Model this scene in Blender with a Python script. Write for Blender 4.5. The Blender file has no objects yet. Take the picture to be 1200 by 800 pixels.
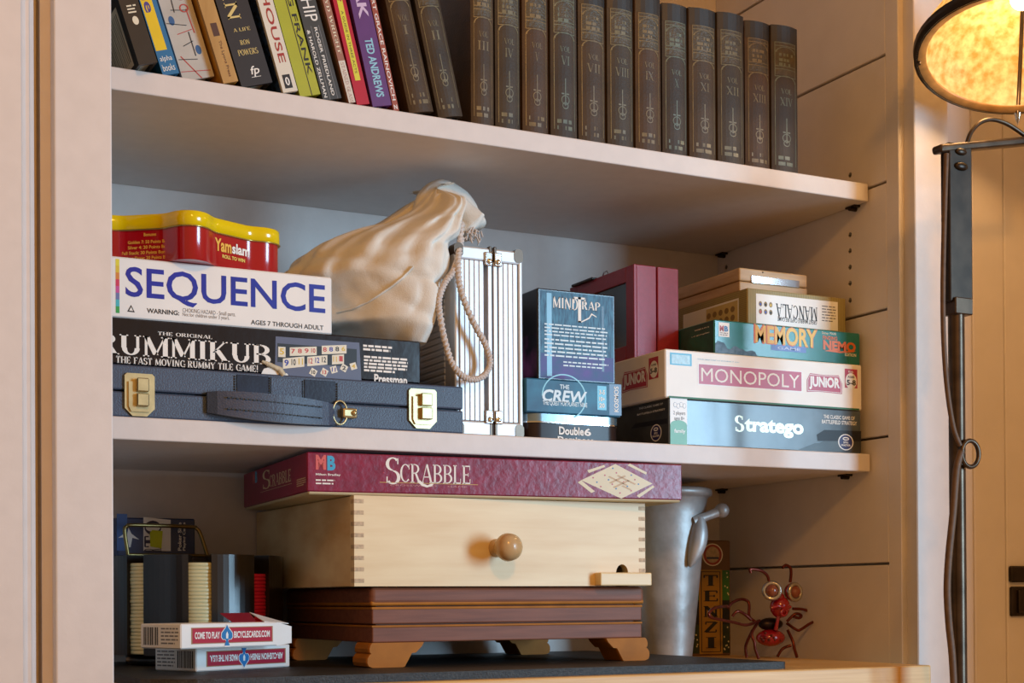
import bpy, bmesh, math, random
from mathutils import Vector, Matrix, noise
from mathutils.bvhtree import BVHTree
random.seed(7)
V = Vector
S = bpy.context.scene
COL = S.collection
# ------------------------------------------------------------------ camera
F, YAW, ROLL, HY, PIT = 1755.2, .4742, -.0059, 691.4, .0063
C0 = V((-1.0704, -1.2474, .0215))
_fw = V((math.sin(YAW), math.cos(YAW), 0)); _rt = V((math.cos(YAW), -math.sin(YAW), 0)); _z = V((0, 0, 1))
FW = _fw*math.cos(PIT)+_z*math.sin(PIT); _up = -_fw*math.sin(PIT)+_z*math.cos(PIT)
RT = _rt*math.cos(ROLL)+_up*math.sin(ROLL); UP = -_rt*math.sin(ROLL)+_up*math.cos(ROLL)
cd = bpy.data.cameras.new('camera'); co = bpy.data.objects.new('camera', cd); COL.objects.link(co)
cd.sensor_width = 36; cd.lens = F/1200*36; cd.shift_y = (HY-400)/1200; cd.clip_start = .01
co.matrix_world = Matrix(((RT.x, UP.x, -FW.x, C0.x), (RT.y, UP.y, -FW.y, C0.y), (RT.z, UP.z, -FW.z, C0.z), (0, 0, 0, 1)))
S.camera = co
# ------------------------------------------------------------------ world, lights, exposure
S.view_settings.view_transform = 'Standard'; S.view_settings.look = 'None'
S.view_settings.gamma = 1; S.view_settings.use_curve_mapping = False
S.view_settings.exposure = 0.0
w = bpy.data.worlds.new('room_ambient'); S.world = w; w.use_nodes = True
w.node_tree.nodes['Background'].inputs[0].default_value = (1.0, .54, .21, 1)
w.node_tree.nodes['Background'].inputs[1].default_value = .43
def area(name, loc, target, sx, sy, power, col):
    l = bpy.data.lights.new(name, 'AREA'); l.shape = 'RECTANGLE'; l.size = sx; l.size_y = sy; l.energy = power; l.color = col
    o = bpy.data.objects.new(name, l); COL.objects.link(o); o.location = loc
    o.rotation_euler = (V(target)-V(loc)).to_track_quat('-Z', 'Y').to_euler(); return o
area('window_right_offscreen', (1.46, -2.75, .35), (-.35, 0, .15), .78, 1.5, 95, (.44, .74, 1.0))
l = bpy.data.lights.new('ceiling_lamp_offscreen', 'AREA'); l.shape = 'DISK'; l.size = .22; l.energy = 15; l.color = (1, .44, .09)
o = bpy.data.objects.new('ceiling_lamp_offscreen', l); COL.objects.link(o); o.location = (-.98, -2.25, 1.38)
o.rotation_euler = (V((-.35, 0, .15))-o.location).to_track_quat('-Z', 'Y').to_euler()

# ------------------------------------------------------------------ pixel helpers (1200 x 800)
def ray(x, y): return RT*((x-600)/F)+UP*((HY-y)/F)+FW
def on(x, y, ax, v):
    r = ray(x, y); return C0+r*((v-C0[ax])/r[ax])
def PX(x, y, v): return on(x, y, 0, v)
def PY(x, y, v): return on(x, y, 1, v)
def PZ(x, y, v): return on(x, y, 2, v)
# ------------------------------------------------------------------ materials
def lin(h):
    h = h.lstrip('#'); c = [int(h[i:i+2], 16)/255 for i in (0, 2, 4)]
    return tuple(v/12.92 if v <= .04045 else ((v+.055)/1.055)**2.4 for v in c)+(1,)
MATS = {}
def mat(name, col, rough=.5, metal=0, var=.08, scale=40, bump=0, bscale=300, coat=0, emit=None, stretch=None, col2=None, thr=None, spec=.5):
    if name in MATS: return MATS[name]
    m = bpy.data.materials.new(name); m.use_nodes = True; nt = m.node_tree; N = nt.nodes; L = nt.links
    b = N['Principled BSDF']; c = lin(col)
    b.inputs['Roughness'].default_value = rough; b.inputs['Metallic'].default_value = metal
    b.inputs['Coat Weight'].default_value = coat; b.inputs['Coat Roughness'].default_value = .12
    b.inputs['Specular IOR Level'].default_value = spec
    tc = N.new('ShaderNodeTexCoord'); mp = N.new('ShaderNodeMapping'); L.new(tc.outputs['Object'], mp.inputs[0])
    if stretch: mp.inputs['Scale'].default_value = stretch
    if var or col2:
        n = N.new('ShaderNodeTexNoise'); n.inputs['Scale'].default_value = scale; n.inputs['Detail'].default_value = 4
        L.new(mp.outputs[0], n.inputs['Vector'])
        r = N.new('ShaderNodeValToRGB'); a, z = (thr if thr else (.3, .7))
        r.color_ramp.elements[0].position = a; r.color_ramp.elements[1].position = z
        r.color_ramp.elements[0].color = lin(col2) if col2 else tuple(v*(1-var) for v in c[:3])+(1,)
        r.color_ramp.elements[1].color = c if col2 else tuple(min(1, v*(1+var)) for v in c[:3])+(1,)
        L.new(n.outputs['Fac'], r.inputs[0]); L.new(r.outputs[0], b.inputs['Base Color'])
    else: b.inputs['Base Color'].default_value = c
    if bump:
        n2 = N.new('ShaderNodeTexNoise'); n2.inputs['Scale'].default_value = bscale; n2.inputs['Detail'].default_value = 3
        L.new(mp.outputs[0], n2.inputs['Vector'])
        bp = N.new('ShaderNodeBump'); bp.inputs['Strength'].default_value = bump; bp.inputs['Distance'].default_value = .002
        L.new(n2.outputs['Fac'], bp.inputs['Height']); L.new(bp.outputs[0], b.inputs['Normal'])
    if emit:
        b.inputs['Emission Color'].default_value = lin(emit[0]); b.inputs['Emission Strength'].default_value = emit[1]
    MATS[name] = m; return m
PAINT = mat('painted_wood', 'd8cfca', .45, var=.03, scale=60, bump=.05, bscale=250)
PAINTW = mat('painted_wall_board', 'd8cfca', .55, var=.03, scale=30, bump=.08, bscale=300)
BLACK = mat('black_card', '141315', .45, var=.2, scale=60)
BLACKG = mat('black_gloss_card', '16141a', .22, var=.2, scale=40, bump=.12, bscale=60)
WHITE = mat('white_print', 'eceae4', .5, var=.02)
CARDW = mat('white_card', 'ecebe8', .4, var=.03, scale=30)
INK = mat('black_ink', '17171a', .5, var=0)
GREYINK = mat('grey_ink', '77777a', .5, var=0)
BLUEINK = mat('blue_ink', '10219c', .35, var=.1, scale=90, col2=None)
BRASS = mat('brass', 'c6b88c', .36, metal=.9, var=.12, scale=120)
CHROME = mat('chrome', 'd8dade', .12, metal=1, var=0)
ALU = mat('brushed_aluminium', 'd2d4d8', .45, metal=.6, var=.03, scale=60)
DGREYM = mat('dark_metal_corner', '5b4b40', .3, metal=.8, var=.1)
IRON = mat('blackened_iron', '33281f', .35, metal=.7, var=.3, scale=60)
GOLD = mat('gold_ink', 'c9a552', .45, var=.05)
CREAM = mat('cream_print', 'e6dcc2', .5, var=.03)
# ------------------------------------------------------------------ mesh helpers (vertices in world coordinates)
class MB:
    def __init__(s): s.v = []; s.f = []; s.m = []; s.mats = []; s.sm = []
    def mi(s, m):
        if m not in s.mats: s.mats.append(m)
        return s.mats.index(m)
    def add(s, vs, fs, m, smooth=False):
        o = len(s.v); s.v += [V(p) for p in vs]; k = s.mi(m)
        for f in fs: s.f.append([i+o for i in f]); s.m.append(k); s.sm.append(smooth)
        return s
    def bm(s, b, m, M=None, smooth=False):
        b.verts.ensure_lookup_table(); b.verts.index_update()
        s.add([(M @ v.co if M else v.co.copy()) for v in b.verts], [[v.index for v in f.verts] for f in b.faces], m, smooth); b.free(); return s
    def box(s, p0, p1, m, bev=0, seg=1, M=None):
        b = bmesh.new(); bmesh.ops.create_cube(b, size=1)
        p0 = V(p0); p1 = V(p1); c = (p0+p1)/2; d = p1-p0
        for v in b.verts: v.co = V((v.co.x*d.x, v.co.y*d.y, v.co.z*d.z))+c
        if bev: bmesh.ops.bevel(b, geom=b.edges[:], offset=min(bev, .45*min(abs(d.x), abs(d.y), abs(d.z))), segments=seg, affect='EDGES', profile=.5)
        return s.bm(b, m, M)
    def prism(s, pts, z0, z1, m, M=None, smooth=False):   # polygon in xy extruded in z
        n = len(pts); vs = [(x, y, z0) for x, y in pts]+[(x, y, z1) for x, y in pts]
        if M: vs = [M @ V(p) for p in vs]
        s.add(vs, [[i, (i+1) % n, n+(i+1) % n, n+i] for i in range(n)], m, smooth)
        s.add(vs, [list(range(n))[::-1], list(range(n, 2*n))], m); return s
    def lathe(s, prof, m, M=None, n=32, cap=True):        # (r, z) profile
        vs = []; 
        for r, z in prof: vs += [V((r*math.cos(2*math.pi*i/n), r*math.sin(2*math.pi*i/n), z)) for i in range(n)]
        if M: vs = [M @ p for p in vs]
        fs = [[k*n+i, k*n+(i+1) % n, (k+1)*n+(i+1) % n, (k+1)*n+i] for k in range(len(prof)-1) for i in range(n)]
        s.add(vs, fs, m, True)
        if cap: s.add(vs[:n], [list(range(n))[::-1]], m); s.add(vs[-n:], [list(range(n))], m)
        return s
    def tube(s, pts, r, m, n=8, closed=False, smooth=True):
        pts = [V(p) for p in pts]; N = len(pts); rr = r if isinstance(r, (list, tuple)) else [r]*N
        vs = []; nrm = None
        for i, p in enumerate(pts):
            a = pts[(i-1) % N] if (i or closed) else p; b = pts[(i+1) % N] if (i < N-1 or closed) else p
            t = (b-a).normalized()
            if nrm is None: nrm = t.orthogonal().normalized()
            nrm = (nrm-t*nrm.dot(t)); nrm = nrm.normalized() if nrm.length > 1e-6 else t.orthogonal().normalized()
            bn = t.cross(nrm)
            vs += [p+(nrm*math.cos(2*math.pi*k/n)+bn*math.sin(2*math.pi*k/n))*rr[i] for k in range(n)]
        R = N if closed else N-1
        fs = [[i*n+k, i*n+(k+1) % n, ((i+1) % N)*n+(k+1) % n, ((i+1) % N)*n+k] for i in range(R) for k in range(n)]
        s.add(vs, fs, m, smooth)
        if not closed: s.add(vs[:n], [list(range(n))[::-1]], m); s.add(vs[-n:], [list(range(n))], m)
        return s
    def ball(s, c, r, m, n=16, sc=(1, 1, 1), M=None):
        b = bmesh.new(); bmesh.ops.create_uvsphere(b, u_segments=n, v_segments=max(6, n//2), radius=1)
        for v in b.verts: v.co = V((v.co.x*r*sc[0], v.co.y*r*sc[1], v.co.z*r*sc[2]))
        T = Matrix.Translation(V(c))
        return s.bm(b, m, T @ M if M else T, True)
    def build(s, name, parent=None, origin=None):
        org = V(parent['_o']) if parent is not None else (V(origin) if origin is not None else V((0, 0, 0)))
        me = bpy.data.meshes.new(name); me.from_pydata([p-org for p in s.v], [], s.f)
        for m in s.mats: me.materials.append(m)
        me.polygons.foreach_set('material_index', s.m); me.polygons.foreach_set('use_smooth', s.sm); me.update()
        o = bpy.data.objects.new(name, me); COL.objects.link(o)
        o['_o'] = tuple(org)
        if parent is not None: o.parent = parent
        else: o.location = org
        return o
def tag(o, label=None, cat=None, group=None, kind=None):
    for k, v in (('label', label), ('category', cat), ('group', group), ('kind', kind)):
        if v: o[k] = v
    return o
def thing(name, label, cat, loc, group=None):
    o = bpy.data.objects.new(name, None); COL.objects.link(o); o.location = loc; o['_o'] = tuple(loc); o.empty_display_size = .02
    return tag(o, label, cat, group)
def rotz(c, a):
    c = V(c); return Matrix.Translation(c) @ Matrix.Rotation(a, 4, 'Z') @ Matrix.Translation(-c)
def smooth_pts(P, k=6, closed=False):
    P = [V(p) for p in P]; n = len(P); out = []
    for i in range(n if closed else n-1):
        g = lambda j: P[j % n] if closed else P[max(0, min(n-1, j))]
        a, b, c, d = g(i-1), g(i), g(i+1), g(i+2)
        for q in range(k):
            t = q/k; out.append(.5*((2*b)+(c-a)*t+(2*a-5*b+4*c-d)*t*t+(3*b-a-3*c+d)*t**3))
    if not closed: out.append(P[-1])
    return out
# ------------------------------------------------------------------ lettering
_txt = {}
def sans(t, bold=0, shear=0):
    k = (t, bold, shear)
    if k in _txt: return _txt[k]
    c = bpy.data.curves.new('tmp', 'FONT'); c.body = t; c.resolution_u = 3; c.offset = bold; c.shear = shear; c.space_line = 1.05; c.align_x = 'CENTER' if '\n' in t else 'LEFT'
    o = bpy.data.objects.new('tmp', c); COL.objects.link(o); bpy.context.view_layer.update()
    me = bpy.data.meshes.new_from_object(o)
    vs = [(v.co.x, v.co.y) for v in me.vertices]; fs = [list(p.vertices) for p in me.polygons]
    bpy.data.objects.remove(o); bpy.data.curves.remove(c); bpy.data.meshes.remove(me)
    _txt[k] = (vs, fs); return _txt[k]
# a small slab-serif face drawn with a broad nib: L = straight stroke, A = elliptical arc (centre, radii, degrees)
def _L(x0, y0, x1, y1, w=.17, s0=1, s1=1): return ('L', x0, y0, x1, y1, w, s0, s1)
def _A(cx, cy, rx, ry, a0, a1): return ('A', cx, cy, rx, ry, a0, a1)
T1, T2 = .17, .06
GL = {
 'A': (.86, [_L(.08, 0, .42, 1, T2, 1, 0), _L(.78, 0, .44, 1, T1, 1, 0), _L(.2, .32, .64, .32, T2, 0, 0)]),
 'B': (.76, [_L(.16, 0, .16, 1), _A(.36, .74, .28, .23, -90, 90), _A(.38, .27, .31, .24, -90, 90), _L(.16, .97, .38, .97, T2, 0, 0), _L(.16, .51, .38, .51, T2, 0, 0), _L(.16, .03, .38, .03, T2, 0, 0)]),
 'C': (.80, [_A(.46, .5, .36, .47, 45, 315), _L(.74, .98, .74, .7, T2, 0, 0)]),
 'D': (.84, [_L(.16, 0, .16, 1), _A(.36, .5, .38, .47, -90, 90), _L(.16, .97, .38, .97, T2, 0, 0), _L(.16, .03, .38, .03, T2, 0, 0)]),
 'E': (.72, [_L(.16, 0, .16, 1), _L(.16, .96, .64, .96, .08, 0, 0), _L(.16, .5, .5, .5, T2, 0, 0), _L(.16, .04, .66, .04, .08, 0, 0), _L(.63, .96, .63, .76, T2, 0, 0), _L(.65, .04, .65, .26, T2, 0, 0), _L(.5, .4, .5, .6, T2, 0, 0)]),
 'F': (.68, [_L(.16, 0, .16, 1), _L(.16, .96, .62, .96, .08, 0, 0), _L(.16, .5, .48, .5, T2, 0, 0), _L(.61, .96, .61, .76, T2, 0, 0)]),
 'G': (.84, [_A(.46, .5, .36, .47, 45, 340), _L(.76, .02, .76, .42, T1, 0, 1), _L(.74, .98, .74, .7, T2, 0, 0)]),
 'H': (.90, [_L(.16, 0, .16, 1), _L(.74, 0, .74, 1), _L(.16, .5, .74, .5, T2, 0, 0)]),
 'I': (.40, [_L(.2, 0, .2, 1)]),
 'K': (.84, [_L(.16, 0, .16, 1), _L(.2, .42, .68, 1, T2, 0, 1), _L(.34, .58, .7, 0, T1, 0, 1)]),
 'L': (.68, [_L(.16, 0, .16, 1), _L(.16, .04, .62, .04, .08, 0, 0), _L(.61, .04, .61, .28, T2, 0, 0)]),
 'M': (1.04, [_L(.12, 0, .12, 1, .09), _L(.14, 1, .5, .1, T1, 0, 0), _L(.5, .1, .86, 1, T2, 0, 0), _L(.88, 0, .88, 1)]),
 'N': (.90, [_L(.14, 0, .14, 1, .09), _L(.14, 1, .74, 0, T1, 0, 0), _L(.74, 0, .74, 1, .09, 0, 1)]),
 'O': (.86, [_A(.43, .5, .36, .47, 0, 360)]),
 'P': (.74, [_L(.16, 0, .16, 1), _A(.36, .72, .30, .25, -90, 90), _L(.16, .97, .38, .97, T2, 0, 0), _L(.16, .47, .38, .47, T2, 0, 0)]),
 'R': (.82, [_L(.16, 0, .16, 1), _A(.36, .74, .28, .23, -90, 90), _L(.16, .97, .38, .97, T2, 0, 0), _L(.16, .51, .38, .51, T2, 0, 0), _L(.42, .5, .7, 0, T1, 0, 1)]),
 'S': (.66, [_A(.34, .74, .24, .23, 40, 270), _A(.34, .26, .26, .24, -140, 90), _L(.55, .95, .55, .74, T2, 0, 0), _L(.1, .05, .1, .28, T2, 0, 0)]),
 'T': (.76, [_L(.38, 0, .38, 1, T1, 1, 0), _L(.06, .96, .70, .96, .08, 0, 0), _L(.07, .97, .07, .74, T2, 0, 0), _L(.69, .97, .69, .74, T2, 0, 0)]),
 'U': (.88, [_L(.18, .36, .18, 1, T1, 0, 1), _A(.45, .36, .27, .33, 180, 360), _L(.72, .36, .72, 1, .10, 0, 1)]),
 'V': (.84, [_L(.10, 1, .42, 0, T1, 1, 0), _L(.74, 1, .42, 0, T2, 1, 0)]),
 'W': (1.16, [_L(.08, 1, .32, 0, T1, 1, 0), _L(.58, 1, .32, 0, T2, 0, 0), _L(.56, 1, .82, 0, T1, 0, 0), _L(1.06, 1, .82, 0, T2, 1, 0)]),
 'X': (.84, [_L(.10, 1, .72, 0, T1), _L(.70, 1, .12, 0, T2)]),
 'Y': (.80, [_L(.08, 1, .4, .46, T1, 1, 0), _L(.72, 1, .4, .46, T2, 1, 0), _L(.4, 0, .4, .48, T1, 1, 0)]),
 'Z': (.74, [_L(.08, .04, .66, .04, .08, 0, 0), _L(.08, .96, .66, .96, .08, 0, 0), _L(.64, .96, .1, .04, T1, 0, 0), _L(.09, .96, .09, .74, T2, 0, 0), _L(.65, .04, .65, .26, T2, 0, 0)]),
 '!': (.36, [_L(.18, .3, .18, 1, .15, 0, 0), _L(.18, 0, .18, .14, .15, 0, 0)]), ' ': (.4, []), ':': (.3, [_L(.15, 0, .15, .15, .15, 0, 0), _L(.15, .5, .15, .65, .15, 0, 0)]), "&": (.8, [_A(.36, .74, .2, .22, 0, 360), _A(.36, .28, .28, .25, 40, 330), _L(.3, .6, .76, 0, .12, 0, 0)]),
}
def serif(t, wgt=1.0, slab=1.0):
    vs = []; fs = []; X = 0
    def quad(a, b, c, d): 
        k = len(vs); vs.extend([a, b, c, d]); fs.append([k, k+1, k+2, k+3])
    for ch in t:
        adv, st = GL.get(ch, GL[' '])
        for q in st:
            if q[0] == 'L':
                _, x0, y0, x1, y1, wd, s0, s1 = q; wd *= wgt
                if abs(y1-y0) < 1e-6: quad((X+x0, y0-wd/2), (X+x1, y0-wd/2), (X+x1, y0+wd/2), (X+x0, y0+wd/2))
                else:
                    h = wd/2*min(1.25, math.hypot(x1-x0, y1-y0)/abs(y1-y0)); quad((X+x0-h, y0), (X+x0+h, y0), (X+x1+h, y1), (X+x1-h, y1))
                    for s, xx, yy in ((s0, x0, y0), (s1, x1, y1)):
                        if s and slab:
                            e = (wd/2+.07)*slab; d = .055 if yy < .5 else -.055; quad((X+xx-e, min(yy, yy+d)), (X+xx+e, min(yy, yy+d)), (X+xx+e, max(yy, yy+d)), (X+xx-e, max(yy, yy+d)))
            else:
                _, cx, cy, rx, ry, a0, a1 = q; n = max(5, int(abs(a1-a0)/20)); pr = None
                for i in range(n+1):
                    a = math.radians(a0+(a1-a0)*i/n); c, s = math.cos(a), math.sin(a); wd = (T2+(T1*1.05-T2)*abs(c)**1.3)*wgt
                    o_ = (X+cx+(rx+wd*.4)*c, cy+(ry+wd*.25)*s); i_ = (X+cx+(rx-wd*.6)*c, cy+(ry-wd*.55)*s)
                    if pr: quad(pr[0], o_, i_, pr[1])
                    pr = (o_, i_)
        X += adv+.05
    return vs, fs
class Face:
    """A printable plane: O bottom-left corner, U and W unit directions, normal Nn; pixel or metre coordinates."""
    def __init__(s, O, U, W, bend=None): s.O = V(O); s.U = V(U).normalized(); s.W = V(W).normalized(); s.n = s.U.cross(s.W); s.bend = bend; s.vs = 1.0
    def px(s, x, y):
        r = ray(x, y); t = (s.O-C0).dot(s.n)/r.dot(s.n); d = C0+r*t-s.O; return d.dot(s.U), d.dot(s.W)
    def at(s, u, v, e=.0004):
        return s.O+s.U*u+s.W*(v*s.vs)+s.n*(e*.42+(s.bend(u) if s.bend else 0))
    def quad(s, mb, u0, v0, u1, v1, m, e=.0003): mb.add([s.at(u0, v0, e), s.at(u1, v0, e), s.at(u1, v1, e), s.at(u0, v1, e)], [[0, 1, 2, 3]], m)
    def qpx(s, mb, a, b, m, e=.0003): (u0, v0), (u1, v1) = s.px(*a), s.px(*b); s.quad(mb, u0, v0, u1, v1, m, e)
    def poly(s, mb, pts, m, e=.0003): mb.add([s.at(u, v, e) for u, v in pts], [list(range(len(pts)))], m)
    def ppx(s, mb, pts, m, e=.0003): s.poly(mb, [s.px(*p) for p in pts], m, e)
    def text(s, mb, geo, u0, v0, u1, v1, m, e=.0005, rot=0, up=0.0):
        vs, fs = geo
        if not vs: return
        x0 = min(p[0] for p in vs); x1 = max(p[0] for p in vs); y0 = min(p[1] for p in vs); y1 = max(p[1] for p in vs)
        out = []
        for x, y in vs:
            a = (x-x0)/max(1e-6, x1-x0); b = (y-y0)/max(1e-6, y1-y0)
            if rot == 180: a, b = 1-a, 1-b
            elif rot == 90: a, b = 1-b, a        # reads upwards
            elif rot == -90: a, b = b, 1-a       # reads downwards
            out.append(s.at(u0+(u1-u0)*a, v0+(v1-v0)*b+up*a*(1-a)*4, e))
        mb.add(out, fs, m)
    def tpx(s, mb, geo, a, b, m, e=.0005, rot=0, up=0.0): (u0, v0), (u1, v1) = s.px(*a), s.px(*b); s.text(mb, geo, u0, v0, u1, v1, m, e, rot, up)
    def lines(s, mb, u0, v0, u1, v1, n, m, e=.0005, fill=.45, ch=0):
        h = (v1-v0)/n
        for i in range(n):
            v = v1-h*(i+.5); u = u0; end = u1-(u1-u0)*(random.uniform(.0, .35) if i == n-1 else random.uniform(0, .06))
            while u < end:
                k = random.uniform(1.5, 4.5)*h*.6; s.quad(mb, u, v-h*fill/2, min(u+k, end), v+h*fill/2, m, e); u += k+h*.35
    def lpx(s, mb, a, b, n, m, e=.0005, fill=.45): (u0, v0), (u1, v1) = s.px(*a), s.px(*b); s.lines(mb, u0, v0, u1, v1, n, m, e, fill)
    def disc(s, mb, u, v, ru, rv, m, e=.0004, n=24): s.poly(mb, [(u+ru*math.cos(6.28318*i/n), v+rv*math.sin(6.28318*i/n)) for i in range(n)], m, e)
    def ring(s, mb, u, v, ru, rv, wd, m, e=.0004, n=24):
        P = lambda k, i: s.at(u+(ru-k*wd)*math.cos(6.28318*i/n), v+(rv-k*wd)*math.sin(6.28318*i/n), e)
        mb.add([P(0, i) for i in range(n)]+[P(1, i) for i in range(n)], [[i, (i+1) % n, n+(i+1) % n, n+i] for i in range(n)], m)
class Box:
    """A carton: front-left-bottom corner p, size w d h, turned by yaw about that corner."""
    def __init__(s, name, label, cat, p, w, d, h, m, yaw=0, bev=.0012, group=None, seg=1):
        s.p = V(p); s.w, s.d, s.h = w, d, h; s.U = V((math.cos(yaw), math.sin(yaw), 0)); s.D = V((-math.sin(yaw), math.cos(yaw), 0))
        mb = MB(); mb.box((0, 0, 0), (w, d, h), m, bev, seg, Matrix.Translation(s.p) @ Matrix.Rotation(yaw, 4, 'Z'))
        s.o = mb.build(name, origin=s.p); tag(s.o, label, cat, group)
        s.front = Face(s.p, s.U, (0, 0, 1)); s.left = Face(s.p+s.D*d, -s.D, (0, 0, 1)); s.topz = s.p.z+h
    def part(s, name, mb): return mb.build(name, s.o)
# ================================================================== structure
ZU, ZL, ZC, DB, TH = .4638, .1749, -.0455, .2822, .01905
XW, XL = .003, -.845
ZT, ZB = .86, -1.0
def struct(name, mb, parent=None):
    o = mb.build(name, parent)
    if parent is None: o['kind'] = 'structure'
    return o
struct('wall_back', MB().box((XL-.02, DB, ZB), (XW+.02, DB+.02, ZT), PAINT))
struct('wall_left', MB().box((XL-.019, -.0459, ZB), (XL, DB, ZT), PAINT))
struct('ceiling', MB().box((XL-.02, -.045, ZT), (XW+.02, DB+.02, ZT+.02), PAINT))
wr = struct('wall_right', MB().box((XW+.0165, -.0257, ZB), (XW+.021, DB, ZT), PAINTW))
JZ = [.5941-.1342*i for i in range(-3, 13)]
for a, b in zip(JZ[:-1], JZ[1:]):
    top = min(a-.0014, ZT)
    MB().box((XW, -.0257, b+.0014), (XW+.0165, DB, top), PAINTW, .0008).build('board', wr)
HOLES = [PX(x, y, XW) for x, y in [(996, q) for q in (275, 294, 313, 332, 352)]+[(996, 205), (851, 313), (851, 330)]]
def bore(p, r, d, n=14): return MB().lathe([(r, 0), (r, d)], PAINTW, Matrix.Translation((XW-(.002 if d > .011 else -.0003), p.y, p.z)) @ Matrix.Rotation(math.pi/2, 4, 'Y'), n)
for bd in [o for o in wr.children if o.name.startswith('board')]:
    zs_ = [v.co.z for v in bd.data.vertices]; hs_ = [p for p in HOLES if min(zs_)-.003 < p.z < max(zs_)+.003]
    for p in hs_:
        ct = bore(p, .0029, .013).build('cutter'); md = bd.modifiers.new('hole', 'BOOLEAN'); md.operation = 'DIFFERENCE'; md.object = ct
        bpy.context.view_layer.update(); me = bpy.data.meshes.new_from_object(bd.evaluated_get(bpy.context.evaluated_depsgraph_get()))
        bd.modifiers.clear(); bd.data = me; bpy.data.objects.remove(ct)
for p in HOLES:
    mb = MB(); n = 14; T_ = Matrix.Translation((XW+.0003, p.y, p.z)) @ Matrix.Rotation(math.pi/2, 4, 'Y')
    mb.lathe([(.0029, 0), (.0029, .0108), (.0001, .0108)], PAINTW, T_, n, False); mb.build('peg_hole', wr)
# face frame: lining, right stile, left stile
struct('trim_1', MB().box((XW, -.0452, ZB), (XW+.02, -.0257, ZT), PAINTW, .0006))
struct('trim_2', MB().box((.0099, -.0616, ZB), (.0560, -.0350, ZT), PAINT, .0010))
struct('trim_3', MB().box((-.8562, -.0616, ZB), (-.8122, -.0455, ZT), PAINT, .0012, 2))
# recess and moulded casing left of the bookcase
struct('wall_front', MB().box((-.96, -.028, ZB), (-.845, -.0, ZT), PAINT))
mb = MB()
mb.prism([(-.905, -.028), (-.905, -.066), (-.8815, -.066), (-.8795, -.060), (-.8765, -.056), (-.8740, -.0565), (-.8725, -.052), (-.8690, -.048), (-.8690, -.028)], ZB, ZT, PAINT)
struct('trim_4', mb)
# plank wall right of the stile, behind the lamp
pw = struct('wall_right_front', MB().box((.05, -.030, ZB), (.28, -.0, ZT), PAINTW))
xs = [.056, PY(1140.5, 500, -.045).x, PY(1178, 500, -.045).x, .215, .245]
for i, (a, b) in enumerate(zip(xs[:-1], xs[1:])):
    MB().box((a+.0005, -.045, ZB), (b-.0005, -.0301, ZT), PAINTW, .0018, 2).build('plank', pw)
# unseen wall piece and low sill, added to cut the daylight beside the stile
struct('wall_daylight_blocker', MB().box((.24, -.42, ZB), (.28, -.045, ZT), PAINTW).box((.24, -2.2, ZB), (.28, -.42, -.14), PAINTW))
# hinge on the plank door
hp = PY(1183, 700, -.046)
hg = thing('door_hinge', 'black iron hinge screwed to the orange-lit plank wall', 'hinge', hp)
z0, z1, z2, z3 = [PY(1190, y, -.046).z for y in (722, 687, 682, 663)]
MB().box((hp.x, -.0495, z0), (hp.x+.05, -.0449, z1), IRON, .004, 2).build('leaf', hg)
MB().box((hp.x-.001, -.0510, z2), (hp.x+.05, -.0449, z3), IRON, .0015).build('leaf', hg)
for xx in (.008, .03): MB().box((hp.x+xx, -.0525, z0+.004), (hp.x+xx+.011, -.0475, z1-.004), IRON, .001).build('knuckle', hg)
# shelves
SU = MB().box((XL+.001, 0, ZU-TH), (0.001, DB-.0005, ZU), PAINT, .0012, 2).build('shelf_board', origin=(-.42, 0, ZU-TH))
tag(SU, 'painted shelf board carrying the row of books', 'shelf')
SL = MB().box((XL+.001, 0, ZL-TH), (0.001, DB-.0005, ZL), PAINT, .0012, 2).build('shelf_board', origin=(-.42, 0, ZL-TH))
tag(SL, 'painted shelf board carrying the board games and cases', 'shelf')
for (x, y, zz, lab) in ((1003, 247, ZU, 'front shelf pin under the book shelf'), (849, 299, ZU, 'rear shelf pin under the book shelf'), (994, 556, ZL, 'front shelf pin under the games shelf'), (849, 574, ZL, 'rear shelf pin under the games shelf')):
    p = PX(x, y, XW); zt = zz-TH
    pin = thing('shelf_pin', 'small dark metal '+lab, 'shelf pin', (XW, p.y, zt-.004))
    MB().box((XW-.009, p.y-.008, zt-.0022), (XW, p.y+.008, zt), IRON, .0008).build('support_plate', pin)
    MB().lathe([(.0025, 0), (.0025, .016)], IRON, Matrix.Translation((XW-.009, p.y, zt-.0030)) @ Matrix.Rotation(math.pi/2, 4, 'Y'), 10).build('peg', pin)
# worktop and mat
WOOD = mat('oak_worktop', 'e0b878', .4, scale=14, stretch=(.6, 9, 22), col2='c89a58', thr=(.25, .75), bump=.06, bscale=60)
WT = MB().box((-.803, -.12, ZC-.045), (-.027, DB-.003, ZC), WOOD, .0015, 2).build('worktop', origin=(-.42, -.12, ZC-.045))
tag(WT, 'light oak worktop under the black mat at the bottom of the bookcase', 'worktop')
MATM = mat('black_rubber_mat', '33312e', .5, var=0, scale=700, col2='181817', thr=(.45, .62), bump=.35, bscale=900)
ZM = ZC+.007
mr = PZ(906, 774, ZM); ml = PZ(175, 793, ZM)
pts = []
xl, xr, yf, yb, rc = -.795, mr.x+.001, -.105, .27, .05
for cx, cy, a0, r in ((xl+rc, yf+rc, 180, rc), (xr-.006, yf+.006, 270, .006), (xr-.006, yb-.006, 0, .006), (xl+.02, yb-.02, 90, .02)):
    pts += [(cx+r*math.cos(math.radians(a0+k*15)), cy+r*math.sin(math.radians(a0+k*15))) for k in range(7)]
mb = MB(); mb.prism(pts, ZC, ZM, MATM)
tag(mb.build('rubber_mat', origin=(-.45, 0, ZC)), 'thin black rubber mat with rounded corners on the oak worktop', 'mat')
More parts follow.
